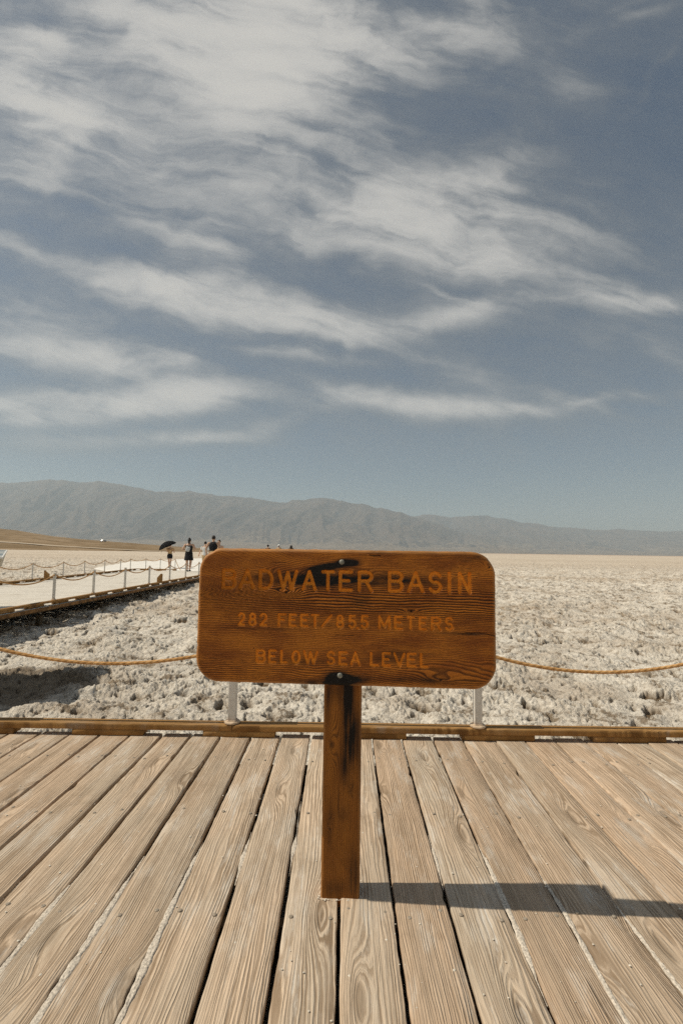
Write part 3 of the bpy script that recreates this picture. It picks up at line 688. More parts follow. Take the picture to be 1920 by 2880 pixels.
rope('tan rope fence along the near side of the white walkway', [(x, y, WZ + .08 + ZR) for x, y in wn], [.14, .14, .15, .15, .14, .15, .14, .15, .14, .14], .04, .0125, 8, 0)
rope('thin tan rope fence along the far walkway side, its end dropping to the boards', [(x, y, WZ + .08 + ZR) for x, y in wf] + [(-8.2, 25.0, WZ + .04)], [.15, .15, .16, .15, .15, .15, .13, .10, .10, .10, .06], .05, .013, 8, 0)

# short stubs of old post on the walkway kerbs
def stub(x, y, rz, flip, label):
    bm = bmesh.new(); w, d, h0, h1 = .075, .05, .13, .25
    if flip: h0, h1 = h1, h0
    prof = [(-w, 0), (w, 0), (w, h1), (w * .45, h1 + .01), (-w, h0)]
    a = [bm.verts.new((px, -d, pz)) for px, pz in prof]; b = [bm.verts.new((px, d, pz)) for px, pz in prof]
    bm.faces.new(a); bm.faces.new(b[::-1])
    for i in range(5): j = (i + 1) % 5; bm.faces.new((a[i], b[i], b[j], a[j]))
    bmesh.ops.bevel(bm, geom=list(bm.edges), offset=.006, segments=2, affect='EDGES')
    o = obj('post_stub', bm, M_stub); o.location = (x, y, WZ + .08); o.rotation_euler = (0, 0, rz)
    return tag(o, label, 'post stub', 'cut wooden stubs on the walkway kerbs')
stub(-5.70, 15.4, .1, False, 'slant-topped wooden stub on the near kerb of the walkway')
stub(-10.05, 16.7, .05, True, 'slant-topped wooden stub on the far kerb of the walkway')

# ------------------------------------------------------------------ the carved sign
SW, SH, ST_, SR = 1.097, .493, .054, .088
SIGN_RZ = math.radians(-3.4)
sign = empty('wooden_sign', (.014, 1.854, 0.), SIGN_RZ, label='brown wooden sign with carved orange lettering on a single square post', cat='sign')
def Z4(x, y):
    """survey of the board face: sketch units to metres from the board's middle"""
    xl = 57 - 13 * (y - 37) / 661.; xr = 1508 + 5 * (y - 53) / 687.
    tp = 37 + .011 * (x - 57); bt = 698 + .0286 * (x - 44)
    return ((x - xl) / (xr - xl) - .5) * SW, (.5 - (y - tp) / (bt - tp)) * SH
def arc(cx, cy, rx, ry, a0, a1, n=14):
    return [(cx + rx * math.cos(math.radians(a0 + (a1 - a0) * k / n)), cy + ry * math.sin(math.radians(a0 + (a1 - a0) * k / n))) for k in range(n + 1)]
GL = {
 'B': [[(0, 0), (0, 1), (.62, 1)] + arc(.62, .77, .36, .23, 90, -90) + [(0, .54)], [(.62, .54)] + arc(.64, .27, .36, .27, 90, -90) + [(0, 0)]],
 'A': [[(0, 0), (.5, 1), (1, 0)], [(.19, .33), (.81, .33)]],
 'D': [[(0, 0), (0, 1), (.45, 1)] + arc(.45, .5, .55, .5, 90, -90, 20) + [(0, 0)]],
 'W': [[(0, 1), (.27, 0), (.5, .95), (.73, 0), (1, 1)]],
 'T': [[(0, 1), (1, 1)], [(.5, 1), (.5, 0)]],
 'E': [[(1, 1), (0, 1), (0, 0), (1, 0)], [(0, .52), (.78, .52)]],
 'F': [[(1, 1), (0, 1), (0, 0)], [(0, .52), (.78, .52)]],
 'R': [[(0, 0), (0, 1), (.6, 1)] + arc(.6, .76, .4, .24, 90, -90) + [(0, .52)], [(.55, .52), (1, 0)]],
 'S': [arc(.5, .75, .48, .25, 25, 180, 16) + arc(.5, .75, .48, .25, 180, 262, 8)[1:] + arc(.5, .26, .5, .26, 82, -155, 24)],
 'I': [[(.5, 0), (.5, 1)]],
 'N': [[(0, 0), (0, 1), (1, 0), (1, 1)]],
 'L': [[(0, 1), (0, 0), (1, 0)]],
 'O': [arc(.5, .5, .5, .5, 0, 360, 30)],
 'V': [[(0, 1), (.5, 0), (1, 1)]],
 'M': [[(0, 0), (0, 1), (.5, .12), (1, 1), (1, 0)]],
 '2': [arc(.5, .72, .48, .28, 165, 0, 12) + [(.93, .55), (.02, 0), (1, 0)]],
 '8': [arc(.5, .75, .42, .25, 0, 360, 22), arc(.5, .25, .5, .26, 0, 360, 24)],
 '5': [[(.95, 1), (.12, 1), (.06, .52)] + arc(.48, .31, .5, .31, 130, -150, 22)],
 '/': [[(0, 0), (1, 1)]],
 '.': [[(.3, .5), (.7, .5)]],
}
TEXT = [   # (letter, x0, x1) along three lines with the line's top/bottom at its two ends
 ((172, 142, 247), (1392, 154, 268), .0132, .009, [('B', 172, 246), ('A', 257, 341), ('D', 357, 431), ('W', 449, 553), ('A', 570, 646), ('T', 667, 733), ('E', 752, 823), ('R', 845, 921), ('B', 992, 1069), ('A', 1084, 1169), ('S', 1186, 1254), ('I', 1280, 1296), ('N', 1328, 1393)]),
 ((255, 359, 427), (1308, 379, 452), .0096, .007, [('2', 254, 293), ('8', 309, 349), ('2', 363, 403), ('F', 454, 496), ('E', 508, 549), ('E', 565, 606), ('T', 618, 660), ('/', 666, 724), ('8', 741, 781), ('5', 800, 841), ('.', 842, 853), ('5', 860, 901), ('M', 946, 1006), ('E', 1022, 1066), ('T', 1082, 1124), ('E', 1140, 1181), ('R', 1199, 1251), ('S', 1266, 1308)]),
 ((348, 540, 609), (1188, 557, 633), .0096, .007, [('B', 347, 397), ('E', 409, 451), ('L', 469, 506), ('O', 524, 569), ('W', 581, 656), ('S', 697, 739), ('E', 754, 799), ('A', 811, 862), ('L', 907, 951), ('E', 964, 1009), ('V', 1019, 1079), ('E', 1084, 1133), ('L', 1147, 1189)]),
]
# face grid, rows closed in at the rounded corners
nR, nC = 350, 740
qv = np.concatenate([np.cos(np.linspace(np.pi, np.pi / 2, 70))[:-1] * SR - (SH / 2 - SR), np.linspace(-(SH / 2 - SR), SH / 2 - SR, nR - 138), np.cos(np.linspace(np.pi / 2, 0, 70))[1:] * SR + (SH / 2 - SR)])
nR = len(qv)
over = np.clip(np.abs(qv) - (SH / 2 - SR), 0, SR); xm = SW / 2 - SR + np.sqrt(np.maximum(SR ** 2 - over ** 2, 0))
uu = np.linspace(-1, 1, nC); uu = np.sign(uu) * (1 - (1 - np.abs(uu)) ** 1.06)
BX = (uu[None, :] * xm[:, None]); BZ = np.repeat(qv[:, None], nC, 1)
ax_, az_ = np.abs(BX) - (SW / 2 - SR), np.abs(BZ) - (SH / 2 - SR)
sd = np.hypot(np.maximum(ax_, 0), np.maximum(az_, 0)) + np.minimum(np.maximum(ax_, az_), 0) - SR
edge_d = np.maximum(-sd, 0)
x, z = BX, BZ
band = np.exp(-((z - .062 + .01 * gnoise(x * 3, z * 0, 5)) / .062) ** 2)
lowb = np.exp(-((z + .20) / .04) ** 2)
dF = 175 - 75 * band - 40 * lowb
zz_ = np.linspace(-.3, .3, 1201); Fz = 175 - 75 * np.exp(-((zz_ - .062) / .062) ** 2) - 40 * np.exp(-((zz_ + .20) / .04) ** 2); Phi = np.cumsum(Fz) * (zz_[1] - zz_[0])
bend = -.17 * np.minimum(x + .10, 0) * sstep(z, -.02, .14) + .05 * np.maximum(x - .18, 0) * sstep(-z, .1, .22)
zb = z - .17 * np.minimum(x + .10, 0) * -1 * sstep(z, .0, .15) * 1.0
zb = z - (-.19) * 0 + bend * -1.0
zb = z + .19 * np.minimum(x + .10, 0) * sstep(z, .0, .14) * -1.0 - .10 * np.maximum(x - .1, 0) * sstep(-z, .13, .22) * -1.0
zb = zb + .010 * fbm(x * 2.2, z * 5, 51, 3) + .0035 * fbm(x * 9, z * 16, 52, 3)
KN = [(400, 170, .035, .012, 4.), (495, 258, .03, .010, 4.), (1478, 130, .03, .012, 5.), (1247, 688, .045, .016, 3.), (860, 170, .04, .012, 4.5), (545, 180, .03, .012, 3.5), (1105, 352, .02, .006, 2.), (640, 690, .08, .02, 1.5), (1010, 180, .03, .012, 3.), (1340, 180, .04, .01, 2.)]
phase = np.interp(zb, zz_, Phi)
knot = np.zeros_like(x)
for (kx, ky, ka, kb_, kk) in KN:
    cx, cz = Z4(kx, ky); r2 = ((x - cx) / ka) ** 2 + ((z - cz) / kb_) ** 2
    phase = phase + kk * np.exp(-r2 * .5) * (1 if z.mean() >= 0 else 1)
    knot = np.maximum(knot, np.exp(-r2 * 6))
gr = .5 + .5 * np.sin(2 * np.pi * phase)
gr2 = .5 + .5 * np.sin(2 * np.pi * (phase * 2.7 + .6 * fbm(x * 6, z * 60, 53, 2)))
rough_amt = .35 + 1.05 * band + .4 * lowb + .3 * np.clip(fbm(x * 3, z * 12, 54, 2), 0, 1)
fibre = fbm(x * 26, z * 420, 55, 2)
height = (.0014 * gr ** 1.4 + .00045 * gr2) * rough_amt + .00022 * fibre
# one split near the right edge and a few checks
def streak(pts, w):
    m = np.zeros_like(x)
    P = [Z4(*p) for p in pts]
    for (a, b), (c, d) in zip(P, P[1:]):
        t = np.clip(((x - a) * (c - a) + (z - b) * (d - b)) / ((c - a) ** 2 + (d - b) ** 2), 0, 1)
        m = np.maximum(m, 1 - np.clip(np.hypot(x - a - t * (c - a), z - b - t * (d - b) + .0012 * gnoise(x * 60, z * 9, 56)) / w, 0, 1))
    return m
split = np.maximum.reduce([streak([(1365, 458), (1430, 457), (1505, 472)], .0032), streak([(905, 72), (955, 74)], .0045), streak([(1330, 462), (1400, 466)], .002), streak([(740, 470), (830, 472)], .0015), streak([(420, 112), (490, 110)], .002)])
hole = np.zeros_like(x)
for hx, hy, hr in ((1247, 688, .0048), (495, 258, .0055), (1105, 352, .004), (338, 535, .002), (1478, 130, .0035)):
    cx, cz = Z4(hx, hy); hole = np.maximum(hole, 1 - sstep(np.hypot((x - cx) * .8, z - cz), hr * .5, hr * 1.2))
height = height - .003 * split - .003 * hole
paint = np.zeros_like(x); groove = np.zeros_like(x)
for (xa, ta, ba), (xb, tb, bb), sw_, dep, letters in TEXT:
    hw = sw_ / 2
    for ch, x0, x1 in letters:
        t = ((x0 + x1) / 2 - xa) / (xb - xa); ty, by = ta + t * (tb - ta), ba + t * (bb - ba)
        if ch == '.': ty = by - 9
        X0, Zt = Z4(x0, ty); X1, Zb = Z4(x1, by)
        if x1 - x0 > 13: X0 += hw; X1 -= hw
        Zt -= hw; Zb += hw
        sel = np.where((x > X0 - sw_) & (x < X1 + sw_) & (z > Zb - sw_) & (z < Zt + sw_))
        px, pz = x[sel], z[sel]; dm = np.full(px.shape, 9.)
        for pl in GL[ch]:
            Q = [(X0 + a * (X1 - X0), Zb + b * (Zt - Zb)) for a, b in pl]
            for (a, b), (c, d) in zip(Q, Q[1:]):
                L2 = (c - a) ** 2 + (d - b) ** 2
                if L2 < 1e-12: continue
                tt = np.clip(((px - a) * (c - a) + (pz - b) * (d - b)) / L2, 0, 1)
                dm = np.minimum(dm, np.hypot(px - a - tt * (c - a), pz - b - tt * (d - b)))
        dm = dm + .0006 * gnoise(px * 150, pz * 150, 58)
        groove[sel] = np.maximum(groove[sel], dep * np.sqrt(np.clip(1 - (dm / hw) ** 2, 0, 1)) ** .8)
        paint[sel] = np.maximum(paint[sel], 1 - sstep(dm, hw * .86, hw * 1.02))
height = np.where(groove > 0, height * .4, height) - groove
# weather stains: black round the bolts and drips under them
def blob(zx, zy, a, b, th=0.):
    cx, cz = Z4(zx, zy); c, s_ = math.cos(th), math.sin(th); X, Zq = x - cx, z - cz
    return np.exp(-(((X * c + Zq * s_) / a) ** 2 + ((-X * s_ + Zq * c) / b) ** 2) ** 1.0)
nz_ = .5 + .5 * fbm(x * 14, z * 40, 59, 4)
stain = 1.25 * blob(735, 122, .075, .014, .22) + 1.1 * blob(800, 108, .035, .012, -.1) + .8 * blob(660, 140, .05, .010, .1) + .75 * blob(700, 200, .10, .030) + .5 * blob(560, 190, .12, .03) + .5 * blob(900, 190, .12, .03) + .45 * blob(1120, 200, .16, .022) + .4 * blob(420, 190, .12, .02)
stain += 1.5 * blob(758, 690, .048, .028) + .7 * blob(820, 690, .06, .02) + .55 * blob(620, 700, .10, .012) + .45 * blob(860, 300, .05, .03) + .35 * blob(560, 600, .14, .016) + .4 * blob(1060, 560, .12, .014) + .45 * blob(1000, 590, .10, .012) + .35 * blob(760, 420, .22, .012) + .5 * blob(1380, 462, .12, .008) + .5 * blob(1180, 690, .20, .014) + .35 * blob(400, 440, .2, .006) + .4 * blob(1420, 80, .10, .02) + .3 * blob(1050, 60, .2, .012)
stain = np.clip(1.45 * stain * (.6 + .85 * nz_) - .12, 0, 1.2); stain = np.clip(stain, 0, 1) 
stain = np.maximum(stain * (1 - .75 * paint), np.maximum(split, hole) * .9)
RB = .013
rd = np.clip(RB - edge_d, 0, RB); roundo = RB - np.sqrt(np.maximum(RB ** 2 - rd ** 2, 0))
worn = 1 - sstep(edge_d, .002, .016)
BY = -height * (1 - .0 * worn) + roundo
# a weathered outline: small nicks and a slightly wavering edge
per_ = np.where(ax_ > az_, z * 1.0 + np.sign(x) * 3., x + np.sign(z) * 7.)
nick = worn * (.0012 * (.5 + gnoise(per_ * 22, per_ * 0, 71)) + .0045 * sstep(gnoise(per_ * 13, per_ * 0 + 3, 72), .55, .85))
wxn = np.clip(ax_ / SR, 0, 1); wzn = np.clip(az_ / SR, 0, 1); x2 = x - np.sign(x) * nick * wxn; z2 = z - np.sign(z) * nick * wzn
Vf = np.stack([x2.ravel(), BY.ravel(), z2.ravel()], -1)
idx = np.arange(nR * nC).reshape(nR, nC)
r = idx[:-1, :-1]
F1 = np.stack([idx[:-1, :-1], idx[:-1, 1:], idx[1:, 1:], idx[1:, :-1]], -1).reshape(-1, 4)
loop = np.concatenate([idx[0, :-1], idx[:-1, -1], idx[-1, :0:-1], idx[:0:-1, 0]])
nl = len(loop); extra = []; Fx = []
prevl = loop; nv = nR * nC
for yy_, sh in ((ST_ - .010, 0.), (ST_ - .003, .003), (ST_, .010)):
    P = Vf[loop].copy(); P[:, 1] = yy_; rr_ = np.hypot(P[:, 0], P[:, 2]); P[:, 0] -= np.sign(P[:, 0]) * np.minimum(sh, np.abs(P[:, 0])); P[:, 2] -= np.sign(P[:, 2]) * np.minimum(sh, np.abs(P[:, 2]))
    cur = np.arange(nv, nv + nl); nv += nl; extra.append(P)
    Fx.append(np.stack([prevl, cur, np.roll(cur, -1), np.roll(prevl, -1)], -1)); prevl = cur
extra.append(np.array([[0, ST_, 0.]])); ctr = nv; nv += 1
k = np.arange(0, nl - 1, 2); Fx.append(np.stack([np.full(len(k), ctr), prevl[(k + 2) % nl], prevl[(k + 1) % nl], prevl[k]], -1))
me = bpy.data.meshes.new('board'); Vall = np.concatenate([Vf] + extra); raw_mesh(me, Vall, np.concatenate([F1] + Fx))
pad = len(Vall) - nR * nC
def padd(a, v=0.): return np.concatenate([a.ravel(), np.full(pad, v)])
add_attr(me, 'grain', padd(np.clip(gr ** 1.3 * .75 + .25 * gr2, 0, 1), .4)); add_attr(me, 'ridge', padd(rough_amt, .3)); add_attr(me, 'paint', padd(paint)); add_attr(me, 'stain', padd(stain)); add_attr(me, 'worn', padd(worn, .7))
def sign_wood(N):
    c = N.n('ShaderNodeTexCoord').outputs['Object']
    g, rg, pt, st, wn_ = (N.attr(a) for a in ('grain', 'ridge', 'paint', 'stain', 'worn'))
    n = N.noise(N.v('MULTIPLY', c, (5., 5., 16.)), 1., 5, .6); f = N.noise(N.v('MULTIPLY', c, (60., 60., 900.)), 1., 3, .6)
    mid = N.mix(N.ss(n, .3, .7), (.26, .072, .007), (.52, .175, .016))
    dark = (.040, .012, .0025)
    k = N.m('MULTIPLY', N.ss(g, .62, .12), N.m('MINIMUM', N.m('ADD', .28, N.m('MULTIPLY', rg, .55)), .97))  # grain tone, also painting in dark valleys between sunlit ridges
    col = N.mix(k, mid, dark)
    col = N.mix(N.m('MULTIPLY', N.ss(f, .5, .72), .35), col, dark)
    col = N.mix(N.m('MULTIPLY', wn_, .35), col, (.62, .36, .14))
    col = N.mix(st, col, (.006, .004, .003))
    pc = N.mix(N.ss(N.noise(c, 90., 4, .6), .3, .7), (.84, .28, .022), (.92, .36, .04))
    pc = N.mix(N.m('MULTIPLY', st, .68), pc, (.05, .02, .006))
    fade = N.m('SUBTRACT', N.m('ADD', .84, N.m('MULTIPLY', N.ss(N.noise(N.v('MULTIPLY', c, (7., 7., 45.)), 1., 4, .6), .35, .6), .16)), N.m('MULTIPLY', N.m('MULTIPLY', N.ss(N.sep(c)[0], -.1, -.42), N.ss(N.sep(c)[2], .04, .09)), .38))
    col = N.mix(N.m('MULTIPLY', pt, fade), col, pc)
    return {'Base Color': col, 'Roughness': N.m('ADD', .55, N.m('MULTIPLY', pt, .2)), 'Normal': N.bump(f, .5, .0012)}
M_sign = material('stained carved board', build=sign_wood, spec=.25)
board = link_mesh('board', me, M_sign, sign); board.location = (.004, -.0565, 1.0085); board['label'] = 'carved board reading BADWATER BASIN 282 FEET/85.5 METERS BELOW SEA LEVEL'

# the post
PW_, PD_, PH_ = .139, .076, 1.19
def loop_pts():
    P = []; rc = .006
    def seg(a, b, n): return [(a[0] + (b[0] - a[0]) * k / n, a[1] + (b[1] - a[1]) * k / n) for k in range(n)]
    w, d = PW_ / 2, PD_
    c = [(-w + rc, 0), (w - rc, 0), (w, rc), (w, d - rc), (w - rc, d), (-w + rc, d), (-w, d - rc), (-w, rc)]
    for (a, b), n in zip(zip(c, c[1:] + c[:1]), (84, 3, 40, 3, 30, 3, 40, 3)): P += seg(a, b, n)
    return np.array(P)
LP = loop_pts(); m_ = len(LP); zs = np.linspace(-.03, PH_, 420); n_ = len(zs)
per = np.concatenate([[0], np.cumsum(np.linalg.norm(np.diff(LP, axis=0), axis=1))]) - PW_ / 2
A_ = np.repeat(per[None, :], n_, 0); Zp_ = np.repeat(zs[:, None], m_, 1)
frontm = (LP[:, 1] < .004)[None, :] & np.ones((n_, 1), bool)
ab = A_ + .006 * fbm(A_ * 9, Zp_ * 1.6, 101, 3)
ph = ab * 150
pk = np.zeros_like(A_)
for kx, kz, ka, kb_, kk in ((-.046, .535, .016, .05, 4.5), (-.053, .255, .008, .02, 2.5), (.028, .37, .008, .02, 2.), (.05, .95, .02, .05, 3.)):
    r2 = ((A_ - kx) / ka) ** 2 + ((Zp_ - kz) / kb_) ** 2; ph = ph + kk * np.exp(-r2 * .6); pk = np.maximum(pk, np.exp(-r2 * 9))
g1 = .5 + .5 * np.sin(2 * np.pi * ph); fb = fbm(A_ * 420, Zp_ * 22, 103, 2)
chk = sstep(gnoise(A_ * 55, Zp_ * 1.5, 105), .62, .75)
off = .0006 * g1 + .0002 * fb - .0012 * chk
cen = np.array([0, PD_ / 2]); nrm = LP - cen; nrm = np.where(np.abs(nrm) > np.array([PW_ / 2 - .007, PD_ / 2 - .007]), np.sign(nrm), 0); nrm /= np.maximum(np.linalg.norm(nrm, axis=1)[:, None], 1e-6)
PX = LP[None, :, 0] + nrm[None, :, 0] * off; PY = LP[None, :, 1] + nrm[None, :, 1] * off
me = bpy.data.meshes.new('post'); V0 = np.stack([PX.ravel(), PY.ravel(), Zp_.ravel()], -1)
rI = np.arange(n_ - 1)[:, None]; cI = np.arange(m_)[None, :]; c2 = (cI + 1) % m_
F0 = np.stack([rI * m_ + cI, rI * m_ + c2, (rI + 1) * m_ + c2, (rI + 1) * m_ + cI], -1).reshape(-1, 4)
V0 = np.concatenate([V0, [[0, PD_ / 2, PH_ + .001]]]); kk = np.arange(0, m_, 2); b0 = (n_ - 1) * m_
F0 = np.concatenate([F0, np.stack([b0 + kk, b0 + (kk + 1) % m_, b0 + (kk + 2) % m_, np.full(len(kk), n_ * m_)], -1)])
raw_mesh(me, V0, F0)
def pb(a, b, ra, rb_): return np.exp(-((A_ - a) / ra) ** 2 - ((Zp_ - b) / rb_) ** 2)
nz2 = .5 + .5 * fbm(A_ * 30, Zp_ * 8, 107, 4)
sp = 1.5 * pb(.014, .72, .022, .14) + 1. * pb(.03, .55, .03, .09) + .6 * pb(-.03, .74, .03, .05) + .6 * pb(.005, .45, .02, .06) + .5 * pb(.03, .38, .012, .03) + .45 * pb(-.045, .26, .012, .09) + .4 * pb(.0, .29, .03, .03) + .8 * pb(.045, .08, .022, .10) + .55 * pb(-.03, .03, .05, .035) + .4 * pb(-.06, .68, .012, .1) + .3 * pb(.06, .5, .01, .2)
nz3 = np.clip(.5 + .6 * fbm(A_ * 90, Zp_ * 3.5, 108, 3), 0, 1.2)
sp = np.clip(1.05 * sp * (.35 + .6 * nz2 + .6 * nz3) - .08, 0, 1); sp = np.maximum(sp, np.maximum(pk * .7, chk * .55))
one = [0.]
add_attr(me, 'grain', np.concatenate([np.clip(.8 * g1 + .1 + .1 * fb, 0, 1).ravel(), [.5]])); add_attr(me, 'ridge', np.full(len(V0), .35)); add_attr(me, 'paint', np.zeros(len(V0))); add_attr(me, 'stain', np.concatenate([sp.ravel(), one]))
add_attr(me, 'worn', np.concatenate([np.clip(np.repeat((np.linalg.norm(np.abs(nrm), ord=1, axis=1) > 1.2)[None, :], n_, 0) * .5, 0, 1).ravel(), one]))
def post_wood(N):
    c = N.n('ShaderNodeTexCoord').outputs['Object']
    g, st, wn_ = (N.attr(a) for a in ('grain', 'stain', 'worn'))
    n = N.noise(N.v('MULTIPLY', c, (22., 22., 3.)), 1., 5, .6); f = N.noise(N.v('MULTIPLY', c, (800., 800., 30.)), 1., 3, .6)
    col = N.mix(N.ss(n, .3, .7), (.25, .085, .010), (.40, .145, .018))
    col = N.mix(N.m('MULTIPLY', N.ss(g, .55, .1), .6), col, (.06, .02, .004))
    col = N.mix(N.m('MULTIPLY', N.ss(f, .5, .72), .4), col, (.06, .02, .004))
    col = N.mix(N.m('MULTIPLY', wn_, .5), col, (.40, .24, .10))
    return {'Base Color': N.mix(st, col, (.007, .004, .003)), 'Roughness': .6, 'Normal': N.bump(f, .5, .0012)}
link_mesh('post', me, material('stained post', build=post_wood, spec=.25), sign)
M_bolt = speckled('dull zinc', (.24, .24, .21), .3, 150, .6, .4)
for bxz in ((768, 107), (763, 667)):
    bx_, bz_ = Z4(*bxz); bm = bmesh.new()
    lathe(bm, [(.0098, -.003), (.0098, .0012), (.0088, .0034), (.0062, .0052), (.003, .0060)], 24)
    bmesh.ops.transform(bm, matrix=Matrix.Translation((bx_, 0, bz_)) @ Matrix.Rotation(math.pi / 2, 4, 'X'), verts=bm.verts)
    o = obj('bolt', bm, M_bolt, sign, True); o.location = board.location + Vector((0, -.0006, 0))

# ------------------------------------------------------------------ people
def skin_mat(base):
    return speckled('skin', base, .08, 20, .6)
M_skin = [skin_mat((.50, .31, .205)), skin_mat((.58, .37, .26)), skin_mat((.42, .25, .155))]
M_hair = speckled('dark hair', (.018, .013, .010), .4, 60, .55)
M_black = speckled('black cloth', (.013, .013, .015), .3, 40, .9)
M_tee = speckled('white cloth', (.66, .65, .62), .1, 30, .9)
M_sand = speckled('sand-coloured cloth', (.50, .36, .20), .15, 30, .9)
M_patt = material('patterned cloth', build=lambda N: {'Base Color': N.mix(N.ss(N.noise(N.n('ShaderNodeTexCoord').outputs['Object'], 16., 3, .6), .45, .55), (.52, .36, .18), (.26, .12, .06))}, rough=.9)
M_grey = speckled('pale grey nylon', (.50, .51, .50), .15, 40, .6)
M_shoe = speckled('dark rubber', (.02, .02, .022), .3, 40, .7)
M_white = speckled('white cotton hat', (.80, .80, .78), .05, 20, .8)
M_eye = material('eyes and brows', (.02, .015, .012), .4)

def remeshed(name, bm, voxel, mat, parent, smooth_it=4):
    """fuse overlapping limbs into one continuous skin"""
    me = bpy.data.meshes.new(name); bmesh.ops.recalc_face_normals(bm, faces=bm.faces); bm.to_mesh(me); bm.free()
    o = bpy.data.objects.new(name, me); COL.objects.link(o)
    r = o.modifiers.new('r', 'REMESH'); r.mode = 'VOXEL'; r.voxel_size = voxel; r.use_smooth_shade = True
    s = o.modifiers.new('s', 'SMOOTH'); s.factor = .5; s.iterations = smooth_it
    dg = bpy.context.evaluated_depsgraph_get(); m2 = bpy.data.meshes.new_from_object(o.evaluated_get(dg))
    bpy.data.objects.remove(o); m2.name = name
    return link_mesh(name, m2, mat, parent)

def person(name_label, loc, rz, H, legs, arms, skin, voxel=.008, build=1., head_turn=0., face=False, lean=0., group=None):
    """legs: per side (knee, ankle) offsets; arms: per side (elbow, wrist) in body units of H. faces +Y"""
    root = empty('person', loc, rz, label=name_label, cat='person', group=group)
    bm = bmesh.new(); b = build
    loft(bm, [(0, 0, .462 * H, .060 * H * b, .045 * H * b), (0, -.006 * H, .50 * H, .096 * H * b, .066 * H * b), (0, -.004 * H, .545 * H, .094 * H * b, .064 * H * b), (0, 0, .615 * H, .074 * H * b, .052 * H * b), (0, .002 * H, .70 * H, .088 * H * b, .062 * H * b), (0, 0, .765 * H, .098 * H * b, .060 * H * b), (0, -.004 * H, .805 * H, .088 * H * b, .046 * H * b), (0, -.004 * H, .832 * H, .048 * H, .036 * H)], 20, True, 2.3)
    tube(bm, [(0, -.004 * H, .81 * H), (0, .002 * H, .875 * H)], [.036 * H, .031 * H], 12)
    hc = Vector((0, .010 * H, .928 * H))
    ball(bm, hc, (.044 * H, .055 * H, .064 * H)); ball(bm, hc + Vector((0, .018 * H, -.034 * H)), (.032 * H, .034 * H, .030 * H))
    ball(bm, hc + Vector((0, .058 * H, -.012 * H)), (.009 * H, .012 * H, .015 * H), 8, 6)
    for s in (-1, 1): ball(bm, hc + Vector((s * .045 * H, -.003 * H, -.008 * H)), (.008 * H, .012 * H, .019 * H), 8, 6)
    J = {}
    for s, (kn, an) in zip((-1, 1), legs):
        hip = Vector((s * .052 * H, 0, .50 * H)); k = Vector((s * .050 * H + kn[0] * H, kn[1] * H, kn[2] * H)); a = Vector((s * .045 * H + an[0] * H, an[1] * H, an[2] * H))
        J[s] = (hip, k, a)
        tube(bm, [hip, hip.lerp(k, .45), k, k.lerp(a, .28) + Vector((0, -.008 * H, 0)), k.lerp(a, .65), a], [.056 * H * b, .047 * H * b, .033 * H * b, .035 * H * b, .026 * H, .020 * H], 12)
        tube(bm, [a + Vector((0, -.026 * H, -.022 * H)), a + Vector((0, .03 * H, -.024 * H)), a + Vector((s * .006 * H, .095 * H, -.032 * H))], [.021 * H, .022 * H, .014 * H], 10, flat=.8)
    hands = {}
    for s, (el, wr) in zip((-1, 1), arms):
        sh = Vector((s * .108 * H * (.5 + b / 2), -.004 * H, .795 * H)); e = Vector((s * el[0] * H, el[1] * H, el[2] * H)); w = Vector((s * wr[0] * H, wr[1] * H, wr[2] * H))
        tube(bm, [sh + Vector((-s * .03 * H, 0, .004 * H)), sh, sh.lerp(e, .4), e, e.lerp(w, .3), w], [.030 * H, .034 * H * b, .029 * H * b, .023 * H, .022 * H, .0155 * H], 12)
        d = (w - e).normalized(); side, up = frame_of(d, Vector((0, 0, 1)) if abs(d.z) < .8 else Vector((0, 1, 0)))
        p = w + d * .030 * H
        tube(bm, [w, w + d * .02 * H, w + d * .045 * H, w + d * .055 * H], [.015 * H, .020 * H, .022 * H, .019 * H], 10, flat=.5)
        for q, ln in zip((-1.5, -.5, .5, 1.5), (.036, .042, .044, .038)):   # four fingers, curling
            o0 = w + d * .052 * H + side * q * .0105 * H
            tube(bm, [o0, o0 + d * ln * .5 * H - up * .004 * H, o0 + d * ln * .85 * H - up * .016 * H], [.0062 * H, .0056 * H, .0045 * H], 6)
        t0 = w + d * .018 * H + side * -.02 * H
        tube(bm, [t0, t0 + d * .018 * H - side * .012 * H, t0 + d * .036 * H - side * .012 * H - up * .008 * H], [.0075 * H, .0068 * H, .0055 * H], 6)
        hands[s] = p
    remeshed('body', bm, voxel, skin, root)
    if face:
        for s in (-1, 1):
            bm = bmesh.new(); ball(bm, hc + Vector((s * .017 * H, .0515 * H, .004 * H)), (.0072 * H, .004 * H, .0038 * H), 8, 6); obj('eye', bm, M_eye, root, True)
            bm = bmesh.new(); tube(bm, [hc + Vector((s * .007 * H, .055 * H, .016 * H)), hc + Vector((s * .018 * H, .054 * H, .019 * H)), hc + Vector((s * .029 * H, .048 * H, .015 * H))], .0028 * H, 6); obj('eyebrow', bm, M_eye, root, True)
        bm = bmesh.new(); tube(bm, [hc + Vector((-.014 * H, .0535 * H, -.036 * H)), hc + Vector((0, .0565 * H, -.0365 * H)), hc + Vector((.014 * H, .0535 * H, -.036 * H))], .0022 * H, 6); obj('mouth', bm, M_eye, root, True)
    return root, hc, J, hands
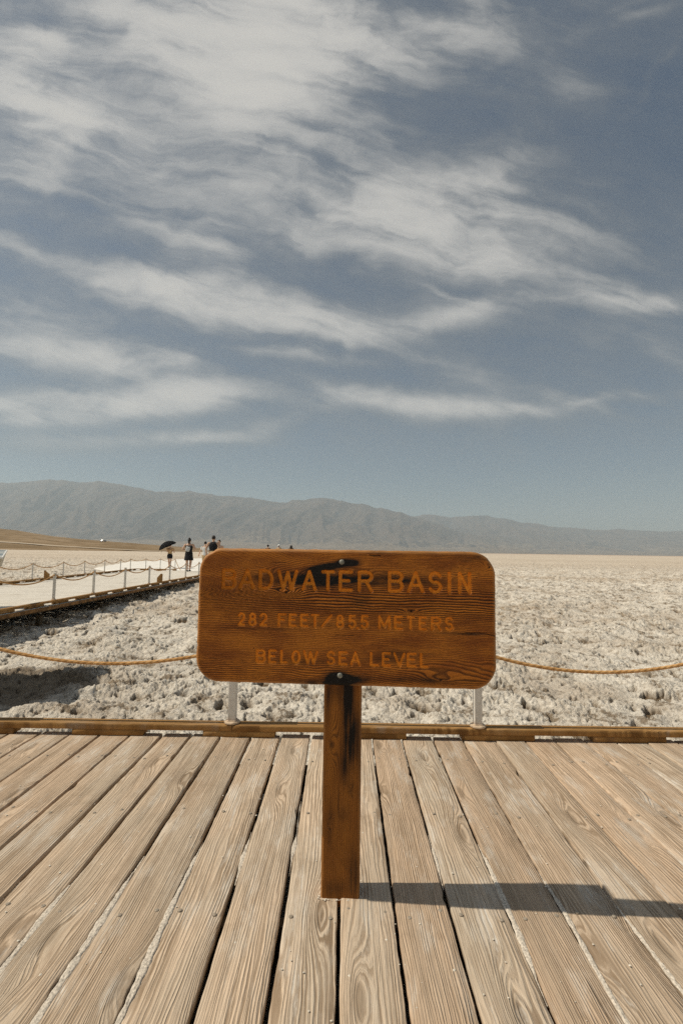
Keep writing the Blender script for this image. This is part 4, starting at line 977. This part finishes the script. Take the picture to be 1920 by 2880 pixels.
def hair_short(root, hc, H, mat=None, big=1.0):
    bm = bmesh.new(); ball(bm, hc + Vector((0, -.010 * H, .014 * H)), (.049 * H * big, .056 * H, .058 * H * big))
    for v in list(bm.verts):
        if v.co.z < hc.z - .022 * H or (v.co.y > hc.y + .028 * H and v.co.z < hc.z + .034 * H): v.co.y = min(v.co.y, hc.y + .02 * H); v.co.z = max(v.co.z, hc.z - .024 * H)
    for k in range(40):
        t = rng.uniform(0, 6.28); e = rng.uniform(.3, 1.4); p = hc + Vector((.046 * H * math.cos(t) * math.cos(e), .05 * H * math.sin(t) * math.cos(e) - .01 * H, .014 * H + .056 * H * math.sin(e)))
        ball(bm, p, .009 * H, 6, 5)
    obj('hair', bm, mat or M_hair, root, True)
def hair_bun(root, hc, H):
    bm = bmesh.new(); ball(bm, hc + Vector((0, -.012 * H, .010 * H)), (.050 * H, .057 * H, .062 * H))
    for v in bm.verts:
        if v.co.y > hc.y + .03 * H: v.co.y = hc.y + .03 * H
    tube(bm, [hc + Vector((0, -.05 * H, .03 * H)), hc + Vector((0, -.072 * H, -.01 * H)), hc + Vector((.004 * H, -.066 * H, -.07 * H)), hc + Vector((.008 * H, -.055 * H, -.13 * H))], [.024 * H, .032 * H, .028 * H, .010 * H], 12)
    ball(bm, hc + Vector((0, -.03 * H, .066 * H)), (.024 * H, .024 * H, .020 * H), 10, 8)
    obj('hair', bm, M_hair, root, True)
def cloth(name, root, mat, builder, voxel=.010):
    bm = bmesh.new(); builder(bm); return remeshed(name, bm, voxel, mat, root, 3)
def shoes(root, J, H):
    for s in (-1, 1):
        a = J[s][2]; bm = bmesh.new()
        tube(bm, [a + Vector((0, -.030 * H, -.022 * H)), a + Vector((0, .03 * H, -.026 * H)), a + Vector((s * .006 * H, .10 * H, -.031 * H))], [.026 * H, .026 * H, .017 * H], 10, flat=.85)
        remeshed('shoe', bm, .008, M_shoe, root, 2)
def torso_rings(H, b, z0, z1, grow, back=0.):
    zs = [.47, .50, .545, .615, .70, .765, .80]; rx = [.098, .100, .096, .078, .090, .100, .088]; ry = [.068, .070, .067, .056, .065, .063, .048]
    out = []
    for z in np.linspace(z0, z1, 12): out.append((0, -.002 * H, z * H, np.interp(z, zs, rx) * H * b + grow, np.interp(z, zs, ry) * H * b + grow))
    return out
def shorts(bm, H, J, b, grow, to):
    loft(bm, torso_rings(H, b, .465, .60, grow), 20, True, 2.3)
    for s in (-1, 1):
        hip, k, a = J[s]; tube(bm, [hip + Vector((0, 0, .02 * H)), hip.lerp(k, .4), hip.lerp(k, to)], [.062 * H * b + grow, .056 * H * b + grow, .052 * H * b + grow], 14)

ARM_DOWN = ((.150, -.01, .63), (.150, .02, .475))
# woman in the black dress, walking away, pack on her back
H = 1.68
w1_, hc, J, hd = person('woman in a short black dress walking away along the white walkway', (-7.56, 24.2, WZ), .05, H,
    (((-.008, .030, .285), (-.006, .075, .050)), ((.006, .005, .283), (.010, -.075, .062))),
    (((.185, -.03, .655), (.135, .075, .655)), ((.190, -.03, .66), (.125, .085, .63))), M_skin[1], .008, 1.08)
hair_bun(w1_, hc, H); shoes(w1_, J, H)
def dress(bm):
    R = torso_rings(H, 1.08, .53, .775, .012)
    R = [(0, -.004, .335 * H, .135 * H, .105 * H), (0, -.004, .40 * H, .128 * H, .098 * H), (0, -.004, .47 * H, .116 * H, .086 * H)] + R
    loft(bm, R, 24, True, 2.2)
    for s in (-1, 1): tube(bm, [(s * .052 * H, .045 * H, .77 * H), (s * .058 * H, 0, .822 * H), (s * .05 * H, -.05 * H, .765 * H)], .014 * H, 8, flat=.5)
cloth('dress', w1_, M_black, dress)
pk_ = empty('backpack', (-7.575, 24.2 - .155, WZ + .655 * H), .05, label="small pale grey backpack on the back of the woman in black", cat='backpack')
bm = bmesh.new(); box(bm, (-.105, -.075, -.10), (.095, .055, .14), .045); bmesh.ops.transform(bm, matrix=Matrix.Rotation(.28, 4, 'Y'), verts=bm.verts); obj('pack_body', bm, M_grey, pk_, True)
bm = bmesh.new(); box(bm, (-.075, -.098, -.085), (.065, -.06, .03), .016); bmesh.ops.transform(bm, matrix=Matrix.Rotation(.28, 4, 'Y'), verts=bm.verts); obj('pocket', bm, M_grey, pk_, True)
for s in (-1, 1):
    bm = bmesh.new(); tube(bm, [(s * .07 + .03, .02, .12), (s * .075, .09, .265), (s * .085, .24, .22), (s * .10, .26, .05), (s * .11, .14, -.06), (s * .08, .03, -.09)], .013, 8, flat=.5); obj('strap', bm, M_grey, pk_, True)

# slight figure under the umbrella
H = 1.56
um, hc, J, hd = person('person in black shorts holding a black umbrella as a sunshade', (-10.86, 30.9, .02), .0, H,
    (((.012, .015, .285), (.016, .05, .048)), ((-.006, -.005, .283), (.008, -.09, .075))),
    (((.135, .05, .655), (.075, .13, .70)), ((.165, .04, .64), (.12, .13, .64))), M_skin[1], .009, .9)
hair_short(um, hc, H); shoes(um, J, H)
cloth('shorts', um, M_black, lambda bm: shorts(bm, H, J, .92, .010, .52))
def top_(bm):
    loft(bm, torso_rings(H, .92, .565, .80, .010), 20, True, 2.3)
    for s, e in ((-1, Vector((-.135 * H, .05 * H, .655 * H))), (1, Vector((.165 * H, .04 * H, .64 * H)))):
        sh = Vector((s * .103 * H, 0, .795 * H)); tube(bm, [sh * .8 + Vector((0, 0, .16 * H)), sh, sh.lerp(e, .55)], [.03 * H, .040 * H, .037 * H], 10)
cloth('shirt', um, M_patt, top_)
# the umbrella, tipped over to the left, its tip up right
ub = empty('umbrella', (-10.965, 31.09, 1.15), 0, label='open black umbrella tipped to the left over a walker in shorts', cat='umbrella')
tilt = Matrix.Rotation(math.radians(-24), 4, 'Y') @ Matrix.Rotation(math.radians(10), 4, 'X')
bm = bmesh.new(); n = 8; rim = []; R0 = .60; seg = 48; rows = 9; g_ = []
for i in range(rows + 1):
    t = i / rows
    ring = []
    for k in range(seg):
        a = 2 * math.pi * k / seg; sc = abs(math.sin(a * n / 2)); rr = R0 * math.sin(t * 1.15) / math.sin(1.15) * (1 - .055 * t * t * sc)
        ring.append(bm.verts.new((rr * math.cos(a), rr * math.sin(a), .60 - .33 * (1 - math.cos(t * 1.15)) / (1 - math.cos(1.15)) - .02 * sc * t)))
    g_.append(ring)
for a, b in zip(g_[1:], g_[2:]):
    for k in range(seg): bm.faces.new((a[k], b[k], b[(k + 1) % seg], a[(k + 1) % seg]))
bm.faces.new(g_[1][::-1])
for v in g_[0]: bm.verts.remove(v)
bmesh.ops.solidify(bm, geom=list(bm.faces), thickness=.004)
bmesh.ops.transform(bm, matrix=tilt, verts=bm.verts); obj('canopy', bm, M_black, ub, True)
for k in range(n):
    bm = bmesh.new(); a = 2 * math.pi * k / n
    tube(bm, [(R0 * math.sin(t * 1.15) / math.sin(1.15) * math.cos(a), R0 * math.sin(t * 1.15) / math.sin(1.15) * math.sin(a), .590 - .33 * (1 - math.cos(t * 1.15)) / (1 - math.cos(1.15))) for t in np.linspace(.05, 1.02, 8)], .0035, 6)
    bmesh.ops.transform(bm, matrix=tilt, verts=bm.verts); obj('rib', bm, M_shoe, ub)
bm = bmesh.new(); tube(bm, [(0, 0, -.10), (0, 0, .67)], .006, 8); bmesh.ops.transform(bm, matrix=tilt, verts=bm.verts); obj('shaft', bm, M_shoe, ub)
bm = bmesh.new(); tube(bm, [(0, 0, -.02), (0, 0, -.16), (.015, 0, -.185), (.04, 0, -.18)], .013, 8); bmesh.ops.transform(bm, matrix=tilt, verts=bm.verts); obj('handle', bm, M_shoe, ub, True)
bm = bmesh.new(); tube(bm, [(-.49, .05, .13 + .04), (-.525, .06, .02), (-.515, .06, -.10), (-.53, .06, -.2)], .006, 6, flat=.4); obj('closing_strap', bm, M_black, ub)

# man in the black vest
H = 1.76
mv, hc, J, hd = person('man in a black sleeveless vest seen from behind over the sign corner', (-5.86, 22.3, WZ), -.04, H,
    (((0, .03, .285), (0, .06, .048)), ((0, 0, .283), (0, -.07, .06))),
    (((.185, -.02, .665), (.185, .03, .52)), ((.175, -.02, .66), (.17, .06, .53))), M_skin[0], .009, 1.14)
hair_short(mv, hc, H); shoes(mv, J, H)
def vest(bm):
    R = torso_rings(H, 1.14, .50, .735, .010)
    loft(bm, R + [(0, -.003, .768 * H, .110 * H, .080 * H), (0, -.004, .798 * H, .096 * H, .066 * H), (0, -.004, .822 * H, .074 * H, .056 * H), (0, -.004, .836 * H, .055 * H, .047 * H)], 22, True, 2.4)
cloth('vest', mv, M_black, vest); cloth('shorts', mv, M_sand, lambda bm: shorts(bm, H, J, 1.14, .012, .95))

# two companions on the path beyond
H = 1.70
c1_, hc, J, hd = person('dark-haired walker in a white top just left of the man in the vest', (-8.32, 29.8, .02), .1, H,
    (((0, .03, .285), (0, .06, .048)), ((0, 0, .283), (0, -.07, .06))), (((.175, -.01, .655), (.215, .04, .53)), ARM_DOWN), M_skin[1], .010, 1.)
hair_short(c1_, hc, H); shoes(c1_, J, H)
def tee(bm):
    loft(bm, torso_rings(H, 1.02, .50, .80, .012), 20, True, 2.3)
    for s in (-1, 1):
        sh = Vector((s * .106 * H, 0, .795 * H)); tube(bm, [sh * .8 + Vector((0, 0, .16 * H)), sh, Vector((s * .14 * H, 0, .70 * H))], [.03 * H, .042 * H, .040 * H], 10)
cloth('shirt', c1_, M_tee, tee); cloth('shorts', c1_, M_sand, lambda bm: shorts(bm, H, J, 1., .012, .85))
H = 1.60
c2_, hc, J, hd = person('dark-haired walker coming towards the camera at the right of the vest', (-6.02, 24.0, WZ), math.pi - .15, H,
    (((0, .03, .285), (0, .06, .048)), ((0, 0, .283), (0, -.07, .06))), (ARM_DOWN, ARM_DOWN), M_skin[1], .009, .98, face=True)
hair_short(c2_, hc, H); shoes(c2_, J, H)
cloth('top', c2_, M_sand, lambda bm: loft(bm, torso_rings(H, .98, .50, .74, .010), 20, True, 2.3)); cloth('shorts', c2_, M_black, lambda bm: shorts(bm, H, J, .98, .012, .8))

# far heads beyond the sign's top edge
for (lab, x, y, H, hat, kind) in (('distant walker in a dark hat beyond the sign, leftmost of the far three', -7.06, 47., 1.74, M_black, 'cap'),
                                  ('distant walker in a white hat beyond the sign', -6.0, 47., 1.79, M_white, 'hat'),
                                  ('distant dark-clothed walker with loose dark hair beyond the sign, rightmost of the far three', -4.82, 47., 1.74, M_hair, 'hair')):
    o, hc, J, hd = person(lab, (x, y, .02), .1, H, (((0, .03, .285), (0, .06, .048)), ((0, 0, .283), (0, -.07, .06))), (ARM_DOWN, ARM_DOWN), M_skin[2], .012, 1.0)
    if kind == 'hair':
        bm = bmesh.new(); loft(bm, [(0, -.02, hc.z - .19, .15, .09), (0, -.015, hc.z - .05, .125, .10), (0, -.01, hc.z + .05, .10, .10), (0, -.01, hc.z + .11, .06, .07), (0, -.01, hc.z + .13, .02, .03)], 16); obj('hair', bm, M_hair, o, True)
    else:
        bm = bmesh.new(); lathe(bm, [(.14 if kind == 'hat' else .10, -.012), (.14 if kind == 'hat' else .10, 0), (.105, .008), (.10, .06), (.075, .105), (.03, .125)], 18, tuple(hc + Vector((0, 0, .015)))); obj('hat', bm, hat, o, True)
        hair_short(o, hc - Vector((0, 0, .03)), H)
    cloth('shirt', o, M_black if kind != 'hat' else M_sand, tee, .014); cloth('shorts', o, M_black, lambda bm: shorts(bm, H, J, 1., .012, .8), .014)

# ------------------------------------------------------------------ exhibit panel, added shade-casting panel and the parked car
M_beige = speckled('beige powder coat', (.46, .42, .33), .08, 30, .6)
M_frame = speckled('white panel frame', (.74, .73, .70), .05, 30, .5)
M_panel = material('printed panel', build=lambda N: {'Base Color': N.mix(N.ss(N.noise(N.n('ShaderNodeTexCoord').outputs['Object'], 5., 4, .5), .4, .6), (.20, .24, .26), (.42, .43, .40)), 'Roughness': .35})
def exhibit(label, loc, rz, tilt, leg):
    root = empty('exhibit_panel', loc, rz, label=label, cat='exhibit panel')
    w, d, th = .46, .32, .24
    T = Matrix.Translation((0, 0, leg)) @ Matrix.Rotation(tilt, 4, 'X')
    bm = bmesh.new(); box(bm, (-w, -d, -.022), (w, d, .0), .004, T)
    for s in (-1, 1): box(bm, (-w, s * d - .02 * (s > 0) - .0 * (s < 0), .0005), (w, s * d + .02 * (s < 0), .012), .002, T); box(bm, (s * w - .02 * (s > 0), -d + .0205, .0005), (s * w + .02 * (s < 0), d - .0205, .012), .002, T)
    obj('frame', bm, M_frame, root)
    bm = bmesh.new(); box(bm, (-w + .021, -d + .021, .0005), (w - .021, d - .021, .006), 0, T); obj('display', bm, M_panel, root)
    bm = bmesh.new(); r = [bm.verts.new(T @ Vector(p)) for p in ((-w + .01, -d + .01, -.0225), (w - .01, -d + .01, -.0225), (w - .01, d - .01, -.0225), (-w + .01, d - .01, -.0225))]
    q = [bm.verts.new(p) for p in ((-w * .85, -d * .75, leg - th), (w * .85, -d * .75, leg - th), (w * .85, d * .75, leg - th), (-w * .85, d * .75, leg - th))]
    bm.faces.new(r); bm.faces.new(q[::-1])
    for i in range(4): j = (i + 1) % 4; bm.faces.new((r[i], q[i], q[j], r[j]))
    obj('housing', bm, M_beige, root)
    bm = bmesh.new(); box(bm, (-.10, -.07, .012), (.10, .07, leg - th + .002), .006); box(bm, (-.17, -.12, 0), (.17, .12, .0125), .003); obj('pedestal', bm, M_beige, root)
    return root
exhibit('slanted exhibit panel with a white frame on the walkway at the left edge', (-6.80, 9.05, WZ), .5, math.radians(12), .985)
shade_panel = exhibit('tall slanted panel on a pedestal, added beside the deck to cast shade on the salt', (-5.02, 5.45, -.32), .3, math.radians(14), 1.5)
shade_panel.scale = (1.4, 2.2, 1.4)  # added out of view, stretched so its shadow covers the near-left salt

def car():
    root = empty('parked_car', (0, 0, 0), label='small pale silver car parked on the brown hillside road', cat='car')
    M_body = material('silver paint', (.62, .64, .66), .25, .4); M_glass = material('dark glass', (.02, .025, .03), .08, spec=.5); M_tyre = material('tyre rubber', (.02, .02, .02), .9)
    M_rim = material('alloy', (.45, .45, .46), .35, .8); M_lamp = material('lamp glass', (.7, .68, .62), .15); M_tail = material('red lamp glass', (.4, .03, .02), .2)
    def side(prof, hw, inset):
        bm = bmesh.new(); L = [bm.verts.new((px, -hw + inset * max(0, pz - .9), pz)) for px, pz in prof]; R_ = [bm.verts.new((px, hw - inset * max(0, pz - .9), pz)) for px, pz in prof]
        bm.faces.new(L); bm.faces.new(R_[::-1])
        for i in range(len(prof)): j = (i + 1) % len(prof); bm.faces.new((L[i], R_[i], R_[j], L[j]))
        return bm
    bm = side([(-2.3, .35), (-2.32, .75), (-2.25, 1.0), (-1.95, 1.62), (-1.7, 1.72), (.35, 1.74), (.6, 1.68), (1.25, 1.10), (2.15, .95), (2.32, .75), (2.33, .35), (1.85, .30), (1.72, .55), (1.45, .66), (1.18, .55), (1.05, .28), (-1.0, .28), (-1.13, .55), (-1.4, .66), (-1.67, .55), (-1.8, .30)], .90, .22)
    bmesh.ops.bevel(bm, geom=list(bm.edges), offset=.04, segments=2, affect='EDGES'); obj('body', bm, M_body, root, True)
    for s in (-1, 1):
        for prof in ([(-1.85, 1.08), (-1.62, 1.58), (-.72, 1.60), (-.72, 1.08)], [(-.64, 1.08), (-.64, 1.60), (.38, 1.60), (.92, 1.10)]):
            bm = bmesh.new(); q = [bm.verts.new((px, s * (.905 - .22 * (pz - .9) + .004), pz)) for px, pz in prof]; q2 = [bm.verts.new((px, s * (.905 - .22 * (pz - .9) - .02), pz)) for px, pz in prof]
            bm.faces.new(q); bm.faces.new(q2[::-1])
            for i in range(4): bm.faces.new((q[i], q2[i], q2[(i + 1) % 4], q[(i + 1) % 4]))
            obj('window', bm, M_glass, root)
        for wx in (-1.4, 1.45):
            bm = bmesh.new(); lathe(bm, [(.22, -.11), (.32, -.11), (.34, -.07), (.34, .07), (.32, .11), (.22, .11)], 24); bmesh.ops.transform(bm, matrix=Matrix.Translation((wx, s * .80, .34)) @ Matrix.Rotation(math.pi / 2, 4, 'X'), verts=bm.verts)
            w = obj('wheel', bm, M_tyre, root, True)
            bm = bmesh.new(); lathe(bm, [(.215, -.118), (.20, -.100), (.05, -.112), (.05, .112), (.20, .100), (.215, .118)], 20); bmesh.ops.transform(bm, matrix=Matrix.Translation((wx, s * .80, .34)) @ Matrix.Rotation(math.pi / 2, 4, 'X'), verts=bm.verts); obj('rim', bm, M_rim, w, True)
        bm = bmesh.new(); ball(bm, (2.22, s * .66, .80), (.10, .16, .07), 10, 8); obj('headlight', bm, M_lamp, root, True)
        bm = bmesh.new(); box(bm, (-2.31, s * .78 - .07, .85), (-2.2, s * .78 + .07, 1.1), .015); obj('tail_light', bm, M_tail, root)
    bm = bmesh.new(); q = [bm.verts.new(p) for p in ((.64, -.66, 1.655), (.64, .66, 1.655), (1.21, .78, 1.145), (1.21, -.78, 1.145))]; bm.faces.new(q); bmesh.ops.solidify(bm, geom=list(bm.faces), thickness=-.012); obj('windscreen', bm, M_glass, root)
    return root
cr = car(); tc = -.490; Yc = 385.
sc_ = (Yc - 190) / 230
zc = (1.25 + np.interp(tc, HT, HE) * 420 + .25) * (.55 * sc_ + .45 * sc_ * sc_) - .25
cr.location = (tc * Yc, Yc, zc + .25); cr.rotation_euler = (0, 0, math.pi + .1)
